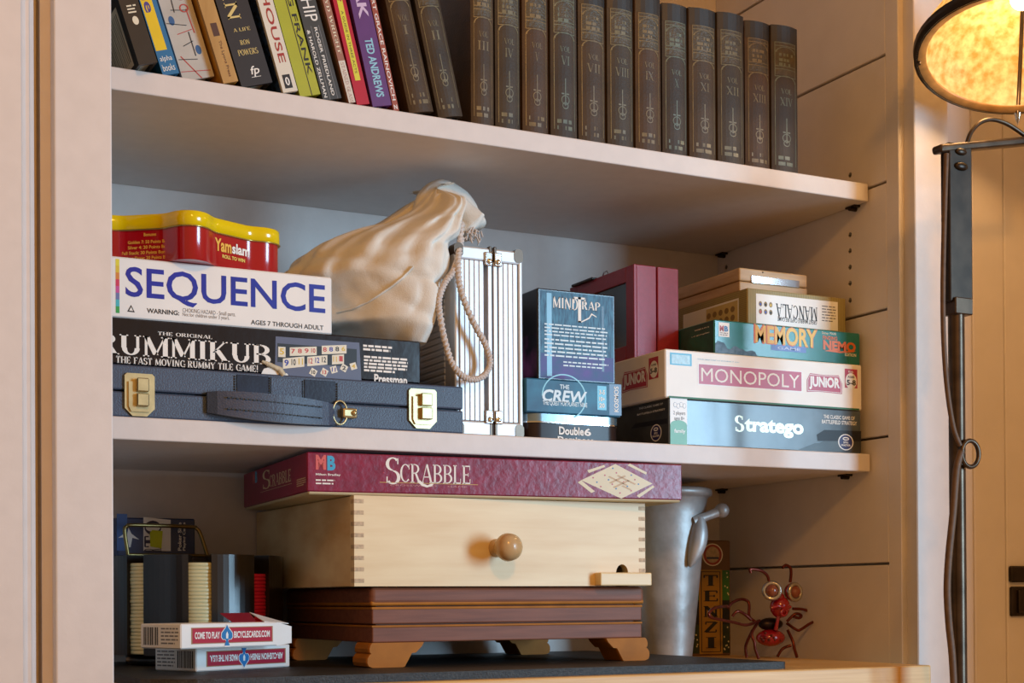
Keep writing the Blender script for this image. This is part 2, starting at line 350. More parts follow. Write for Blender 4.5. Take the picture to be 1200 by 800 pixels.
# ================================================================== books on the upper shelf
def shelf_y(x): return 76.5+.1586*(x-130)
def book(label, xl, xr, lean, yf, h, d, m, spine=None, cover=None, group=None, bulge=0.0):
    """Book standing on the upper shelf; xl, xr pixel columns of the spine foot."""
    A = PY(xl, shelf_y(xl), yf); B = PY(xr, shelf_y(xr), yf); a = math.radians(lean)
    wd = (B.x-A.x)*math.cos(a); P = V((A.x, yf, ZU))
    M = Matrix.Translation(P) @ Matrix.Rotation(-a, 4, 'Y')
    n = 8; fr = [(wd*i/n, -bulge*(1-(2*i/n-1)**2)) for i in range(n+1)] if bulge else [(0, 0), (wd, 0)]
    mb = MB(); c = cover or m; ct = .0022 if wd > .011 else .0012
    mb.prism(fr[::-1]+[(0, d*.08), (wd, d*.08)][:2] if False else ([(x, y) for x, y in fr]+[(wd, .004), (0, .004)]), 0, h, m, M, False)
    root = mb.build('book', origin=P); tag(root, label, 'book', group)
    k = MB(); k.box((0, .004, 0), (ct, d, h), c, 0, 1, M); k.build('cover', root)
    k = MB(); k.box((wd-ct, .004, 0), (wd, d, h), c, 0, 1, M); k.build('cover', root)
    k = MB(); k.box((ct, .004, .003), (wd-ct, d-.003, h-.003), mat('book_pages', 'd9cfba', .8, var=.1, scale=8, stretch=(200, 1, 1)), 0, 1, M); k.build('page_block', root)
    U = (M.to_3x3() @ V((1, 0, 0))); W = (M.to_3x3() @ V((0, 0, 1)))
    f = Face(P, U, W, (lambda u: bulge*(1-(2*u/wd-1)**2)) if bulge else None)
    L = Face(P+V((0, d, 0)), (0, -1, 0), W); f.vs = 1.0 if bulge else .79
    return root, f, wd, L, M
bookpx = lambda f, x, y: f.px(x, y)
bk_y = mat('book_yellow', 'e8c52a', .35, var=.04); bk_b = mat('book_blue', '1f6fa0', .35, var=.06); red_ink = mat('red_ink', 'a8343a', .4, var=.05)
# 1 black, with a pale bar-code label on its cover
r, f, wd, L, M = book('black book with a pale barcode label on its cover, at the end of the row', 163, 187, 18.2, -.012, .21, .15, mat('book_black', '1b1a18', .4, var=.2, scale=80))
mb = MB(); k = mat('tan_label', 'e2d4b6', .6, var=.1)
L.quad(mb, .150-.070, .004, .150-.012, .052, k)
for i in range(14): L.quad(mb, .150-.068+i*.0038, .008, .150-.068+i*.0038+random.uniform(.0008, .0022), .048, mat('label_ink', '6a5c48', .6, var=0), .0005)
mb.build('barcode_label', r)
mb = MB(); f.lines(mb, wd*.3, .052, wd*.8, .062, 3, CREAM); f.disc(mb, wd*.55, .045, wd*.16, .0045, CREAM); mb.build('publisher_mark', r)
# 2 yellow guide book
r, f, wd, L, M = book('yellow book with blue edges and blue lettering, beside the black book', 191, 212, 18.1, .004, .23, .16, bk_b)
mb = MB(); f.quad(mb, wd*.05, .026, wd*.72, .225, bk_y); mb.build('spine_panel', r)
mb = MB(); f.text(mb, sans('to me', .02), wd*.15, .066, wd*.62, .130, mat('violet_ink', '4a3f8a', .4, var=0), rot=-90); mb.build('title_lettering', r); mb = MB(); f.text(mb, sans('alpha'), wd*.12, .013, wd*.85, .020, WHITE); f.text(mb, sans('books'), wd*.12, .004, wd*.85, .011, WHITE); mb.build('lettering', r)
# 3 map-patterned book
r, f, wd, L, M = book('grey book with a street map printed on its spine, beside the yellow book', 215, 255, 18, .010, .24, .17, mat('book_map', 'b9b4ab', .5, var=.15, scale=25), cover=mat('book_map_cover', '4b4a4c', .5, var=.2))
mb = MB(); road = mat('road_ink', '25272d', .5, var=0); rd = mat('road_red', 'b13b34', .5, var=0); bl = mat('lake_blue', '2b5b8c', .5, var=0)
def road_line(p, q, t, m):
    p = V(p); q = V(q); nn = V((-(q-p).y, (q-p).x)).normalized()*t; f.poly(mb, [tuple(p-nn), tuple(q-nn), tuple(q+nn), tuple(p+nn)], m, .0004)
for i in range(16):
    y = .01+i*.013; x0 = random.uniform(0, .4)*wd; x1 = random.uniform(.6, 1)*wd
    road_line((x0, y), (x1, y+random.uniform(-.01, .014)), .0004, road if i % 3 else rd)
for i in range(9): 
    y = i*.024; road_line((wd*random.uniform(.2, .8), y), (wd*random.uniform(.1, .9), y+.026), .0005, road if i % 2 else rd)
for i in range(6): f.disc(mb, wd*random.uniform(.15, .85), .03+i*.034, wd*.09, .005, bl)
for y in (.075, .088, .15): f.ring(mb, wd*.7, y, .004, .0045, .0012, rd, .0006)
mb.build('map_print', r)
# 4 tan book
r, f, wd, L, M = book('tan wood-grain book with an orange cover, leaning on the black biography', 262, 281, 17.9, .000, .235, .17, mat('book_tan', 'c39a5b', .5, scale=12, stretch=(6, 1, 1), col2='a97f42'), cover=mat('book_orange', 'c98a26', .45, var=.06))
mb = MB(); dk = mat('brown_ink', '4e2f24', .5, var=0); f.text(mb, serif('S'), wd*.25, .098, wd*.75, .108, dk); f.quad(mb, wd*.3, .050, wd*.72, .064, dk); mb.build('title_lettering', r); mb = MB(); f.text(mb, sans('The Lyons Press'), wd*.45, .006, wd*.68, .045, dk, rot=-90); mb.build('lettering', r)
# 5 black biography
r, f, wd, L, M = book('wide black biography with pale gold serif lettering, leaning in the row', 283.5, 323, 17.8, .003, .24, .17, mat('book_charcoal', '24252b', .4, var=.1, scale=80))
mb = MB(); gi = mat('pale_gold_ink', 'd8c27c', .4, var=.05)
f.text(mb, serif('TWAIN'), wd*.22, .072, wd*.62, .165, gi, rot=-90)
f.text(mb, serif('A LIFE'), wd*.26, .0585, wd*.80, .0625, gi); f.text(mb, serif('RON'), wd*.36, .044, wd*.66, .0495, gi); f.text(mb, serif('POWERS'), wd*.20, .033, wd*.84, .0395, gi)
f.text(mb, sans('fp', .01, .2), wd*.42, .009, wd*.70, .0205, WHITE); f.quad(mb, wd*.40, .0085, wd*.70, .0090, WHITE); mb.build('lettering', r)
# 6 white architecture book
r, f, wd, L, M = book('white book with red lettering and a speckled blue cover, leaning in the row', 332, 350.5, 16.5, .000, .25, .17, mat('book_cream', 'd9d3c4', .45, var=.03), cover=mat('book_speckle', '2a4a78', .5, scale=260, col2='14161c', thr=(.42, .55)))
mb = MB(); f.text(mb, sans('PRAIRIE HOUSE', .01), wd*.3, .032, wd*.76, .200, mat('crimson_ink', 'a1302c', .4, var=0), rot=-90); f.quad(mb, wd*.22, .004, wd*.74, .019, INK); f.ring(mb, wd*.48, .0115, wd*.14, .0045, .0012, WHITE, .0007); mb.build('lettering', r)
# 7 lime book
r, f, wd, L, M = book('lime green book with black lettering down its spine, leaning in the row', 352, 377.5, 16.5, .004, .23, .16, mat('book_lime', 'a8ab28', .45, var=.05), cover=mat('book_lime_cover', '9b9a24', .5, var=.08))
mb = MB(); f.text(mb, sans('LOVING FRANK', .012), wd*.66, .022, wd*.90, .175, INK, rot=-90); f.quad(mb, wd*.56, 0, wd*.60, .22, INK); mb.build('lettering', r)
# 8 dark grey book
r, f, wd, L, M = book('dark grey book with white capitals in two columns, leaning in the row', 379, 402, 16, .004, .24, .16, mat('book_slate', '3b3c3b', .45, var=.1))
mb = MB(); f.text(mb, sans('THE FELLOWSHIP'), wd*.2, .087, wd*.86, .225, WHITE, rot=-90); f.text(mb, sans('& HAROLD ZELLMAN', .01), wd*.10, .003, wd*.26, .078, WHITE, rot=-90); f.text(mb, sans('ROGER FRIEDLAND', .01), wd*.52, .004, wd*.68, .080, WHITE, rot=-90)
for u in (.36, .78): f.quad(mb, wd*u, 0, wd*(u+.03), .082, GREYINK)
mb.build('lettering', r)
# 9 rust and white stained-glass book
r, f, wd, L, M = book('rust and white book with pale lettering, between the grey and the red books', 409, 417, 15.5, .000, .22, .16, mat('book_rust', '9b6a56', .45, var=.05), cover=mat('book_brown', '6b5648', .5, var=.1))
mb = MB(); f.quad(mb, 0, 0, wd, .047, mat('book_offwhite', 'd2cabd', .5, var=.02)); mb.build('spine_panel', r)
mb = MB(); f.text(mb, serif('LLOYD WRIGHT'), wd*.25, .055, wd*.75, .135, CREAM, rot=-90); f.text(mb, serif('STAINED GLASS'), wd*.25, -.0, wd*.75, .045, mat('rose_ink', 'b08a80', .5, var=0), rot=-90); mb.build('lettering', r)
# 10 red book
r, f, wd, L, M = book('red book with a yellow spine panel, leaning against the purple book', 418.5, 434, 14, .002, .21, .15, mat('book_red', 'b5152f', .35, var=.05))
mb = MB(); f.quad(mb, wd*.30, .027, wd*.72, .2, mat('panel_yellow', 'd6cf3a', .4, var=.03)); mb.build('spine_panel', r)
mb = MB(); f.text(mb, sans('A GUIDE IN THREE ACTS', .01), wd*.42, .035, wd*.60, .105, mat('olive_ink', '6a5a20', .5, var=0), rot=-90); f.text(mb, sans('BRIDE?', .02), wd*.38, .115, wd*.66, .16, red_ink, rot=-90); mb.build('lettering', r)
# 11 purple book
r, f, wd, L, M = book('purple book with pale blue and lilac capitals, beside the red book', 437, 460, 13, .000, .225, .16, mat('book_purple', '5e3071', .4, var=.08, scale=70))
mb = MB(); f.text(mb, sans('SPEAK', .03), wd*.28, .098, wd*.80, .172, mat('lilac_ink', 'cdb6d6', .4, var=0), rot=-90); f.text(mb, sans('TED ANDREWS', .03), wd*.30, .010, wd*.72, .076, mat('sky_ink', '8fc3d8', .4, var=0), rot=-90); mb.build('lettering', r)
# 12 thin rust book
r, f, wd, L, M = book('thin rust-red book with white capitals, between the purple book and the leather-bound pair', 461.5, 468, 13, .003, .215, .14, mat('book_terracotta', '9c4a34', .45, var=.06))
mb = MB(); f.text(mb, sans('ART GRACE RAINOVICH', .01), wd*.2, .012, wd*.8, .135, WHITE, rot=-90); f.text(mb, sans('N', .02), wd*.2, .002, wd*.8, .007, WHITE); mb.build('lettering', r)
# leather-bound set
lea = [mat('leather_%d' % i, c, .55, scale=26, col2=c2, thr=(.3, .75), bump=.12, bscale=420, spec=.35) for i, (c, c2) in enumerate((('543f2a', '35281c'), ('4d3f2f', '302821'), ('5a3f28', '36281d'), ('4b3d30', '2f2823'), ('432c19', '261b14')))]
relm = [mat('relief_%d' % i, c, .38, var=.25, scale=160) for i, c in enumerate(('75664a', '6f6850', '756344', '646b5c', '745628'))]
capm = mat('leather_cap', '2b2622', .45, var=.2, scale=60)
def leather_book(label, xl, xr, lean, yf, i, num, group):
    h = .1535; k = i % 4
    r, f, wd, L, M = book(label, xl, xr, lean, yf, h, .105, lea[k], cover=lea[k], group=group, bulge=.0035)
    def strip(mb, u0, v0, u1, v1, m, e=.0004, n=6):
        for j in range(n): a = u0+(u1-u0)*j/n; b = u0+(u1-u0)*(j+1)/n; f.quad(mb, wd*a, h*v0, wd*b, h*v1, m, e)
    mb = MB(); strip(mb, .02, .885, .98, 1.0, capm); mb.build('spine_cap', r)
    mb = MB(); strip(mb, .11, .662, .89, .880, mat('title_block_leather', '4d4230', .5, var=.3, scale=200, bump=.4, bscale=500), .0002); mb.build('title_block', r)
    mb = MB(); m = relm[k]
    for v in (.885, .862, .725, .705, .655): strip(mb, .10, v-.005, .90, v, m)
    for u in (.10, .875): f.quad(mb, wd*u, h*.05, wd*(u+.022), h*.62, m); f.quad(mb, wd*u, h*.655, wd*(u+.022), h*.885, m)
    for j in range(10):
        a0 = math.pi*j/10; a1 = math.pi*(j+1)/10
        for rx, ry, cv in ((.40, .045, .615), (.38, .04, .815)):
            P = lambda a, q: (wd*(.5+(rx-q)*math.cos(a)), h*(cv+(ry-q*.08)*math.sin(a)))
            f.poly(mb, [P(a0, 0), P(a1, 0), P(a1, .05), P(a0, .05)], m, .0005)
    for v, t in ((.80, 'THE'), (.765, 'SERIES'), (.735, 'WORKS')): f.lines(mb, wd*.24, h*(v-.012), wd*.78, h*(v+.012), 1, m, fill=.8)
    f.quad(mb, wd*.48, h*.20, wd*.52, h*.37, m, .0005); f.ring(mb, wd*.5, h*.235, wd*.16, h*.030, .0009, m, .0005); f.ring(mb, wd*.5, h*.20, wd*.12, h*.022, .0009, m, .0005); f.quad(mb, wd*.36, h*.27, wd*.64, h*.278, m, .0005)
    f.lines(mb, wd*.2, h*.085, wd*.82, h*.115, 1, m, fill=.8); f.lines(mb, wd*.2, h*.045, wd*.82, h*.075, 1, m, fill=.8)
    mb.build('spine_relief', r)
    ro = ['', 'I', 'II', 'III', 'IV', 'V', 'VI', 'VII', 'VIII', 'IX', 'X', 'XI', 'XII', 'XIII', 'XIV'][num]
    mb = MB(); f.text(mb, serif('VOL'), wd*.30, h*.535, wd*.70, h*.57, m); wn = min(.5, .16*len(ro)); f.text(mb, serif(ro), wd*(.5-wn/2), h*.455, wd*(.5+wn/2), h*.51, m); mb.build('volume_number', r)
gp = 'leather-bound set on the upper shelf'
for i, (a, b, le) in enumerate(((480, 509.5, 13.2), (514, 543.5, 12.6))):
    leather_book(('first' if i == 0 else 'second')+' of the two leaning brown leather-bound books, counted from the rust-red book', a, b, le, .004, i, i+1, gp)
UPR = [(552, 578.5), (580.5, 610), (612.5, 643), (645.5, 676), (678, 710), (712, 743), (745, 774.5), (776.5, 806), (808, 840), (841.5, 872), (873.5, 903), (904.5, 935)]
ordn = ['first', 'second', 'third', 'fourth', 'fifth', 'sixth', 'seventh', 'eighth', 'ninth', 'tenth', 'eleventh', 'last']
for i, (a, b) in enumerate(UPR):
    lab = 'upright brown leather-bound book, %s in the row counted from the leaning pair' % ordn[i] if i < 11 else 'upright dark brown leather-bound book at the end of the row by the plank wall'
    leather_book(lab, a, b, 0, .006+.003*((i*5) % 3), i, i+3, gp)
# ================================================================== games shelf, stack beside the left stile
# leatherette attache case
yc = .003
cr = PY(543, 507, yc).x; l1 = PY(145, 440, yc).x; l4 = PY(511, 500, yc).x; cl = max(l1-(cr-l4), XL+.004)
cz = PY(543, 453, yc).z; cm = PY(543, 480.5, yc).z
LEA = mat('slate_leatherette', '3d4a60', .42, var=.10, scale=50, bump=.22, bscale=700)
LEAD = mat('dark_glossy_leather', '1c2b40', .25, var=.25, scale=60, bump=.04, bscale=400)
cs = thing('attache_case', 'slate blue leatherette attache case with brass latches lying on the shelf', 'case', (cl, yc, ZL))
MB().box((cl, yc, ZL), (cr, yc+.235, cm-.0006), LEA, .0015, 2).build('lower_shell', cs)
MB().box((cl, yc, cm+.0006), (cr, yc+.235, cz), LEA, .0015, 2).build('lid', cs)
MB().box((cl+.006, yc+.007, cm-.001), (cr-.006, yc+.228, cm+.001), LEA).build('seam', cs)
cf = Face((cl, yc, ZL), (1, 0, 0), (0, 0, 1))
def fbox(mb, f, a, b, t, m, bev=.0006, seg=1):
    (u0, v0), (u1, v1) = f.px(*a), f.px(*b); o_ = f.O
    mb.box((o_.x+u0, o_.y-t, o_.z+v0), (o_.x+u1, o_.y+.0006, o_.z+v1), m, bev, seg)
for a, b in (((277, 465), (314.5, 441)), ((356.5, 470.5), (393, 447))):
    mb = MB(); fbox(mb, cf, a, b, .0008, LEAD, .0004); mb.build('leather_patch', cs)
mb = MB(); fbox(mb, cf, (317, 467), (353.5, 444), .0010, LEA, .0004); mb.build('leather_patch', cs)
mb = MB()
for x, ya, yb in ((275, 440, 464), (316, 442, 466), (354.5, 446, 469), (395, 449, 472)):
    for k in range(8): y = ya+(yb-ya)*k/8; fbox(mb, cf, (x-.5, y+2.2), (x+.5, y), .0013, INK, 0)
mb.build('stitching', cs)
for (xa, xb, yt, yb_, sx) in ((145.5, 180.5, 439, 487, 1), (478.5, 510.5, 457, 501.5, 1)):
    mb = MB(); (u0, v0), (u1, v1) = cf.px(xa, yb_), cf.px(xb, yt); wv = u1-u0; q = wv*.26
    P = [(u0+q, v0), (u1-q, v0), (u1, v0+q), (u1, v1-.002), (u1-.002, v1), (u0+.002, v1), (u0, v1-.002), (u0, v0+q)]
    Mx = Matrix(((1, 0, 0, cl), (0, 0, -1, yc), (0, 1, 0, ZL), (0, 0, 0, 1)))
    mb.prism(P, -.0002, .0022, BRASS, Mx); lt = mb.build('latch', cs)
    hv = v1-v0; a0, a1 = u0+wv*.36, u0+wv*.76
    mb = MB(); mb.prism([(u0+wv*.12, v0+hv*.22), (u0+wv*.2, v0+hv*.10), (u1-wv*.2, v0+hv*.10), (u1-wv*.12, v0+hv*.22), (u1-wv*.12, v0+hv*.80), (u0+wv*.12, v0+hv*.80)], .0021, .0040, BRASS, Mx); mb.build('hasp_plate', lt)
    mb = MB(); mb.box((cl+a0, yc-.0085, ZL+v0+hv*.56), (cl+a1, yc-.0035, ZL+v0+hv*.88), BRASS, .0008); mb.build('hasp', lt)
    mb = MB(); mb.box((cl+a0, yc-.0085, ZL+v0+hv*.22), (cl+a1, yc-.0035, ZL+v0+hv*.52), BRASS, .0008); mb.build('hasp', lt)
# handle: a bowed strap with stitching, held by brass rings
ha, hb = PY(243, 471, yc-.004), PY(392, 486, yc-.004); hs = []
for i in range(17):
    t = i/16; p = ha.lerp(hb, t); bow = math.sin(math.pi*t); hs.append((p.x, yc-.004-.014*bow**.6, p.z-.0012*bow, .0088+.0030*bow**.7))
mb = MB(); vs = []
for x, y, z, hh in hs: vs += [(x, y, z-hh), (x, y, z+hh), (x, y+.0045, z+hh), (x, y+.0045, z-hh)]
fs = [[4*i+a, 4*i+4+a, 4*i+4+(a+1) % 4, 4*i+(a+1) % 4] for i in range(16) for a in range(4)]+[[0, 1, 2, 3], [67, 66, 65, 64]]
mb.add(vs, fs, LEA); hd = mb.build('handle', cs)
mb = MB(); loop = []
for i in range(2, 15): x, y, z, hh = hs[i]; loop.append((x, y, z, hh))
for sgn in (1, -1):
    for i in range(len(loop)-1):
        for q in (0.05, .55):
            x = loop[i][0]+(loop[i+1][0]-loop[i][0])*q; x2 = x+(loop[i+1][0]-loop[i][0])*.33; z = loop[i][2]+sgn*.0048; y = min(loop[i][1], loop[i+1][1])-.0006
            mb.box((x, y, z-.0005), (x2, y+.002, z+.0005), INK)
mb.build('stitching', hd)
for xa, sg in ((398, 1),):
    p = PY(xa, 483.5 if sg > 0 else 471, yc-.003)
    mb = MB(); mb.tube([(p.x+.0085*sg*math.cos(a)*.8, yc-.004, p.z+.0105*math.sin(a)) for a in [math.pi*2*k/20 for k in range(20)]], .0009, BRASS, 6, True); mb.build('ring', cs)
    if sg < 0: continue
    mb = MB(); mb.box((p.x+.002*sg, yc-.006, p.z-.0045), (p.x+.016*sg, yc+.0005, p.z+.0045), BRASS, .002, 2); mb.ball((p.x+.0125*sg, yc-.0062, p.z), .0026, BRASS, 10); mb.build('ring_bracket', cs)
# black rummy tile game
g = .0005
rz = cz+g; rt_ = PY(493, 400, .006)
bx = Box('board_game_box', 'black game box with big white serif capitals, on the slate attache case', 'game box', (-.8385, .006, rz), PY(493, 440, .006).x+.8385, .20, rt_.z-rz, BLACKG)
f = bx.front
mb = MB(); f.tpx(mb, serif('RUMMIKUB', 1.15), (113, 413.5), (317, 404.5), WHITE); mb.build('title_lettering', bx.o)
mb = MB(); f.tpx(mb, serif('THE ORIGINAL', 1.1), (185, 392.5), (248.6, 393), WHITE); f.tpx(mb, serif('THE FAST MOVING RUMMY TILE GAME!', 1.2), (136, 425), (302, 428), WHITE); mb.build('small_lettering', bx.o)
mb = MB(); GR = mat('slate_print', '5a5f78', .35, var=.12, scale=25); f.ppx(mb, [(322, 442.5), (423.5, 446), (421, 401.5), (323, 394)], GR); pp = mb.build('photo_panel', bx.o)
mb = MB(); f.ppx(mb, [(325, 424), (418, 430), (418, 409), (325, 402)], BLACK, .0004); mb.build('tile_rack_print', pp)
TILE = mat('tile_print', 'e2dcc8', .4, var=.02); tcols = [mat('tile_red', 'c23a30', .4, var=0), BLUEINK, INK, mat('tile_yellow', 'd8b42a', .4, var=0)]
def tiles(x0, y0, x1, y1, dy, nums, c0):
    mb = MB(); f.ppx(mb, [(x0, y1), (x1, y1+dy), (x1, y0+dy), (x0, y0)], TILE, .0005)
    n = len(nums); k = MB()
    for i, s_ in enumerate(nums):
        a = x0+(x1-x0)*(i+.2)/n; b = x0+(x1-x0)*(i+.8)/n; d = dy*(i+.5)/n; f.tpx(mb, sans(s_, .02), (a, y1+d-3), (b, y0+d+2), tcols[(c0+i) % 4 if c0 >= 0 else -c0-1], .0007)
    mb.build('tile_print', pp)
tiles(326, 406, 334.5, 418, .5, ['5'], 3); tiles(339.5, 407, 371, 417, -1, ['7', '8', '9', '10'], -1); tiles(377, 405, 406, 415, -1, ['8', '8', '8', '6'], 0)
tiles(331.5, 420, 356.5, 432, -2.5, ['9', '10', '11'], 1); tiles(360, 418, 383.5, 429, -2, ['12', '12', '12'], 0); tiles(389, 416, 403, 427, -1, ['11', '1'], 3)
for (x, y, s_, c) in ((367, 436, '10', 2), (380, 436, '13', 0), (391, 433, '11', 1), (403, 431, '2', 2), (414, 429, '4', 3)):
    mb = MB(); a = f.px(x, y); d = .0042; th = .4*(1 if c % 2 else -1); R = [(a[0]+d*math.cos(th+k*math.pi/2+.7), a[1]+d*math.sin(th+k*math.pi/2+.7)) for k in range(4)]
    f.poly(mb, R, TILE, .0006+.0001*c); f.text(mb, sans(s_, .02), a[0]-.0018, a[1]-.0018, a[0]+.0018, a[1]+.0018, tcols[c], .0012); mb.build('tile_print', pp)
mb = MB(); f.lpx(mb, (425.5, 411), (461, 405.5), 2, WHITE, fill=.6); f.lpx(mb, (426.5, 435.5), (478, 419.5), 5, WHITE, fill=.6); f.tpx(mb, sans('Pressman', .03), (438.5, 449), (477, 440.5), WHITE); mb.build('small_lettering', bx.o)
mb = MB(); k = mat('torn_card', 'c9bfa4', .9, var=.15, scale=200, bump=.5)
f.ppx(mb, [(303.5, 443), (309, 432), (316, 430), (337, 438), (338, 442), (333, 444.5)], WHITE, .0007); mb.build('torn_paper', bx.o)
mb = MB(); P = [(307, 423), (314, 426.5), (322, 430), (328, 433), (332, 440)]; mb.tube([V(PY(x, y, .0045)) for x, y in P], [.001, .0022, .002, .0028, .0028], k, 6); mb.build('torn_edge', bx.o)
# white sequence game
sz = bx.topz+g; st = PY(389, 325, .010)
bx2 = Box('board_game_box', 'white game box with big blue capitals and a rainbow strip, under the red tin', 'game box', (-.8010, .010, sz), PY(389, 360, .010).x+.8010, .19, st.z-sz, CARDW)
f = bx2.front
mb = MB(); f.tpx(mb, sans('SEQUENCE', .012), (147, 353.5), (381, 334), BLUEINK)
mb.build('title_lettering', bx2.o)
mb = MB(); f.tpx(mb, sans('WARNING:', .025), (172, 366.5), (210, 364), INK); f.tpx(mb, sans('AGES 7 THROUGH ADULT', .015), (294, 380), (379, 381.5), INK); f.ppx(mb, [(149, 365), (158, 366), (153.5, 357)], INK); f.ppx(mb, [(151.3, 363.8), (156, 364.4), (153.5, 359.6)], CARDW, .0006); mb.build('small_lettering', bx2.o)
mb = MB(); f.tpx(mb, sans('CHOKING HAZARD - Small parts.'), (214, 367), (276, 366), GREYINK); f.tpx(mb, sans('Not for children under 3 years.'), (214, 371.5), (269, 370.5), GREYINK); mb.build('warning_lettering', bx2.o)
mb = MB(); (u0, v0), (u1, v1) = f.px(135.6, 366.5), f.px(139.8, 303.5)
for i, c in enumerate(('2fa04c', '3fb5c4', '6a76ac', 'c64f9a', 'd0335a', 'd8873c', 'dcc03a', 'e2d63c')): f.quad(mb, u0, v0+(v1-v0)*i/8, u1, v0+(v1-v0)*(i+1)/8, mat('rainbow_%d' % i, c, .4, var=0))
mb.build('rainbow_strip', bx2.o)
# lobed red and yellow tin
RED = mat('red_lacquer', 'a8101c', .16, var=.04, coat=.6); YEL = mat('yellow_lacquer', 'e6c800', .18, var=.04, coat=.5)
tz = bx2.topz+g; ty = .030; tt = PY(225, 248, -.012).z; yawt = math.radians(38)
tc = V((-.7215, .0870, tz)); RL_, rl = .0775, .0165; HX = math.radians(-97)
tt = PY(225, 248, .0).z
def tin_r(th, off=0):                                      # six lobes joined by straight sides
    lo, hi = .02, .14
    def sdf(r):
        x, y = r*math.cos(th), r*math.sin(th); d = -1; c = 1
        for k in range(6):
            a = k*math.pi/3; d = max(d, x*math.cos(a+math.pi/6)+y*math.sin(a+math.pi/6)-.0760); c = min(c, math.hypot(x-RL_*math.cos(a), y-RL_*math.sin(a))-rl)
        k = .009; h = max(k-abs(d-c), 0)/k
        return min(d, c)-h*h*k*.25
    for _ in range(30):
        m = (lo+hi)/2
        if sdf(m) < 0: lo = m
        else: hi = m
    return lo+off
yawt = HX
def ringpts(off, z): return [tc+V((tin_r(2*math.pi*i/180, off)*math.cos(2*math.pi*i/180+yawt), tin_r(2*math.pi*i/180, off)*math.sin(2*math.pi*i/180+yawt), z)) for i in range(180)]
def loft(mb, rings, m, cap=True, smooth=True):
    n = len(rings[0]); vs = [p for r in rings for p in r]
    mb.add(vs, [[k*n+i, k*n+(i+1) % n, (k+1)*n+(i+1) % n, (k+1)*n+i] for k in range(len(rings)-1) for i in range(n)], m, smooth)
    if cap: mb.add(rings[0], [list(range(n))[::-1]], m); mb.add(rings[-1], [list(range(n))], m)
hz = tt-tz; tn = thing('lobed_tin', 'red tin with lobed corners and a yellow lid, on the white game box', 'tin', tc)
mb = MB(); loft(mb, [ringpts(-.0022, 0), ringpts(-.0012, .001), ringpts(-.0012, hz-.004)], RED); mb.build('tin_body', tn)
mb = MB(); loft(mb, [ringpts(-.001, hz-.0125), ringpts(.0004, hz-.0120), ringpts(.0004, hz-.0015), ringpts(-.0012, hz)], YEL); mb.build('lid', tn)
mb = MB(); loft(mb, [ringpts(.0002, hz-.0135), ringpts(.0012, hz-.0130), ringpts(.0002, hz-.0124)], mat('tin_rim', 'b9a460', .25, metal=.8, var=0)); mb.build('rim', tn)
dirs = {}
for nm, ang in (('r', HX+math.pi/6), ('l', HX-math.pi/6)):
    nn = V((math.cos(ang), math.sin(ang), 0)); uu = V((-nn.y, nn.x, 0)); dirs[nm] = Face(tc+nn*.0753-uu*.04, uu, (0, 0, 1))
f = dirs['r']; hb_ = hz-.013
mb = MB(); f.text(mb, sans('Yam', .03), .0208, hb_*.46, .0390, hb_*.86, mat('amber_ink', 'e8b64a', .3, var=0)); mb.build('title_lettering', tn); mb = MB(); f.text(mb, sans('slam', .03), .0398, hb_*.48, .0590, hb_*.80, WHITE); mb.build('title_lettering', tn)
mb = MB(); f.text(mb, sans('ROLL TO WIN', .03), .029, hb_*.28, .054, hb_*.39, mat('pale_yellow_ink', 'e8d36a', .3, var=0)); mb.build('small_lettering', tn)
f = dirs['l']; mb = MB(); k = mat('amber_ink', 'e8b64a', .3, var=0)
for i, s_ in enumerate(('Bonuses', 'Golden 7: 50 Points Bonus', 'Silver 4: 20 Points Bonus', 'Full Stack: 30 Points Bonus Each', 'Last Draw: 20 Points Bonus')):
    wd_ = .0016*len(s_); v = hb_*(.80-.16*i-(.06 if i else 0)); f.text(mb, sans(s_, .02),   .046-wd_/2, v, .046+wd_/2, v+hb_*.10, k)
mb.build('small_lettering', tn)
# ================================================================== canvas bag
CAN = mat('cotton_canvas', 'e0ded6', .85, var=.04, scale=40, bump=.25, bscale=900)
_nt = CAN.node_tree; _b = _nt.nodes['Principled BSDF']; _tc = _nt.nodes.new('ShaderNodeTexCoord'); _wn = _nt.nodes.new('ShaderNodeTexNoise')
_wn.inputs['Scale'].default_value = 17; _wn.inputs['Detail'].default_value = 1.5; _wn.inputs['Distortion'].default_value = 1.0; _nt.links.new(_tc.outputs['Object'], _wn.inputs['Vector'])
_bp = _nt.nodes.new('ShaderNodeBump'); _bp.inputs['Strength'].default_value = .30; _bp.inputs['Distance'].default_value = .012; _nt.links.new(_wn.outputs['Fac'], _bp.inputs['Height'])
_nt.links.new(_nt.nodes['Bump'].outputs[0], _bp.inputs['Normal']); _nt.links.new(_bp.outputs[0], _b.inputs['Normal'])
SIL = [(399, 392, 489), (394, 372, 496), (385, 345, 500), (370, 334, 504), (350, 326, 508), (330, 328, 515), (318, 334, 520), (300, 348, 524), (285, 366, 528), (272, 396, 531), (262, 428, 535), (252, 448, 540), (243, 460, 540), (235, 469, 534), (228, 480, 526), (222, 492, 519), (219.5, 503, 512)]
bz = bx.topz+g; BY = .085; NS = 96
ctl = []
for i, (y, a, b) in enumerate(SIL):
    t = max(0, (y-219)/180); hy = .012+.060*min(1, t*1.9)**.8
    if i == 0: hy *= .8
    hy = min(hy, .0006*(b-a)+.002); A, B = PY(a, y, BY+.035), PY(b, y, BY-.042); zz = max((A.z+B.z)/2, bz); xa = max(A.x, -.5975 if zz < bx2.topz+.003 else -.626); xb = B.x
    if zz < PY(572, 289, .013).z+.003: xb = min(xb, PY(533, 400, .013).x-.0025)
    ctl.append((zz, xa, xb, hy))
ctl[0] = (bz,)+ctl[0][1:]
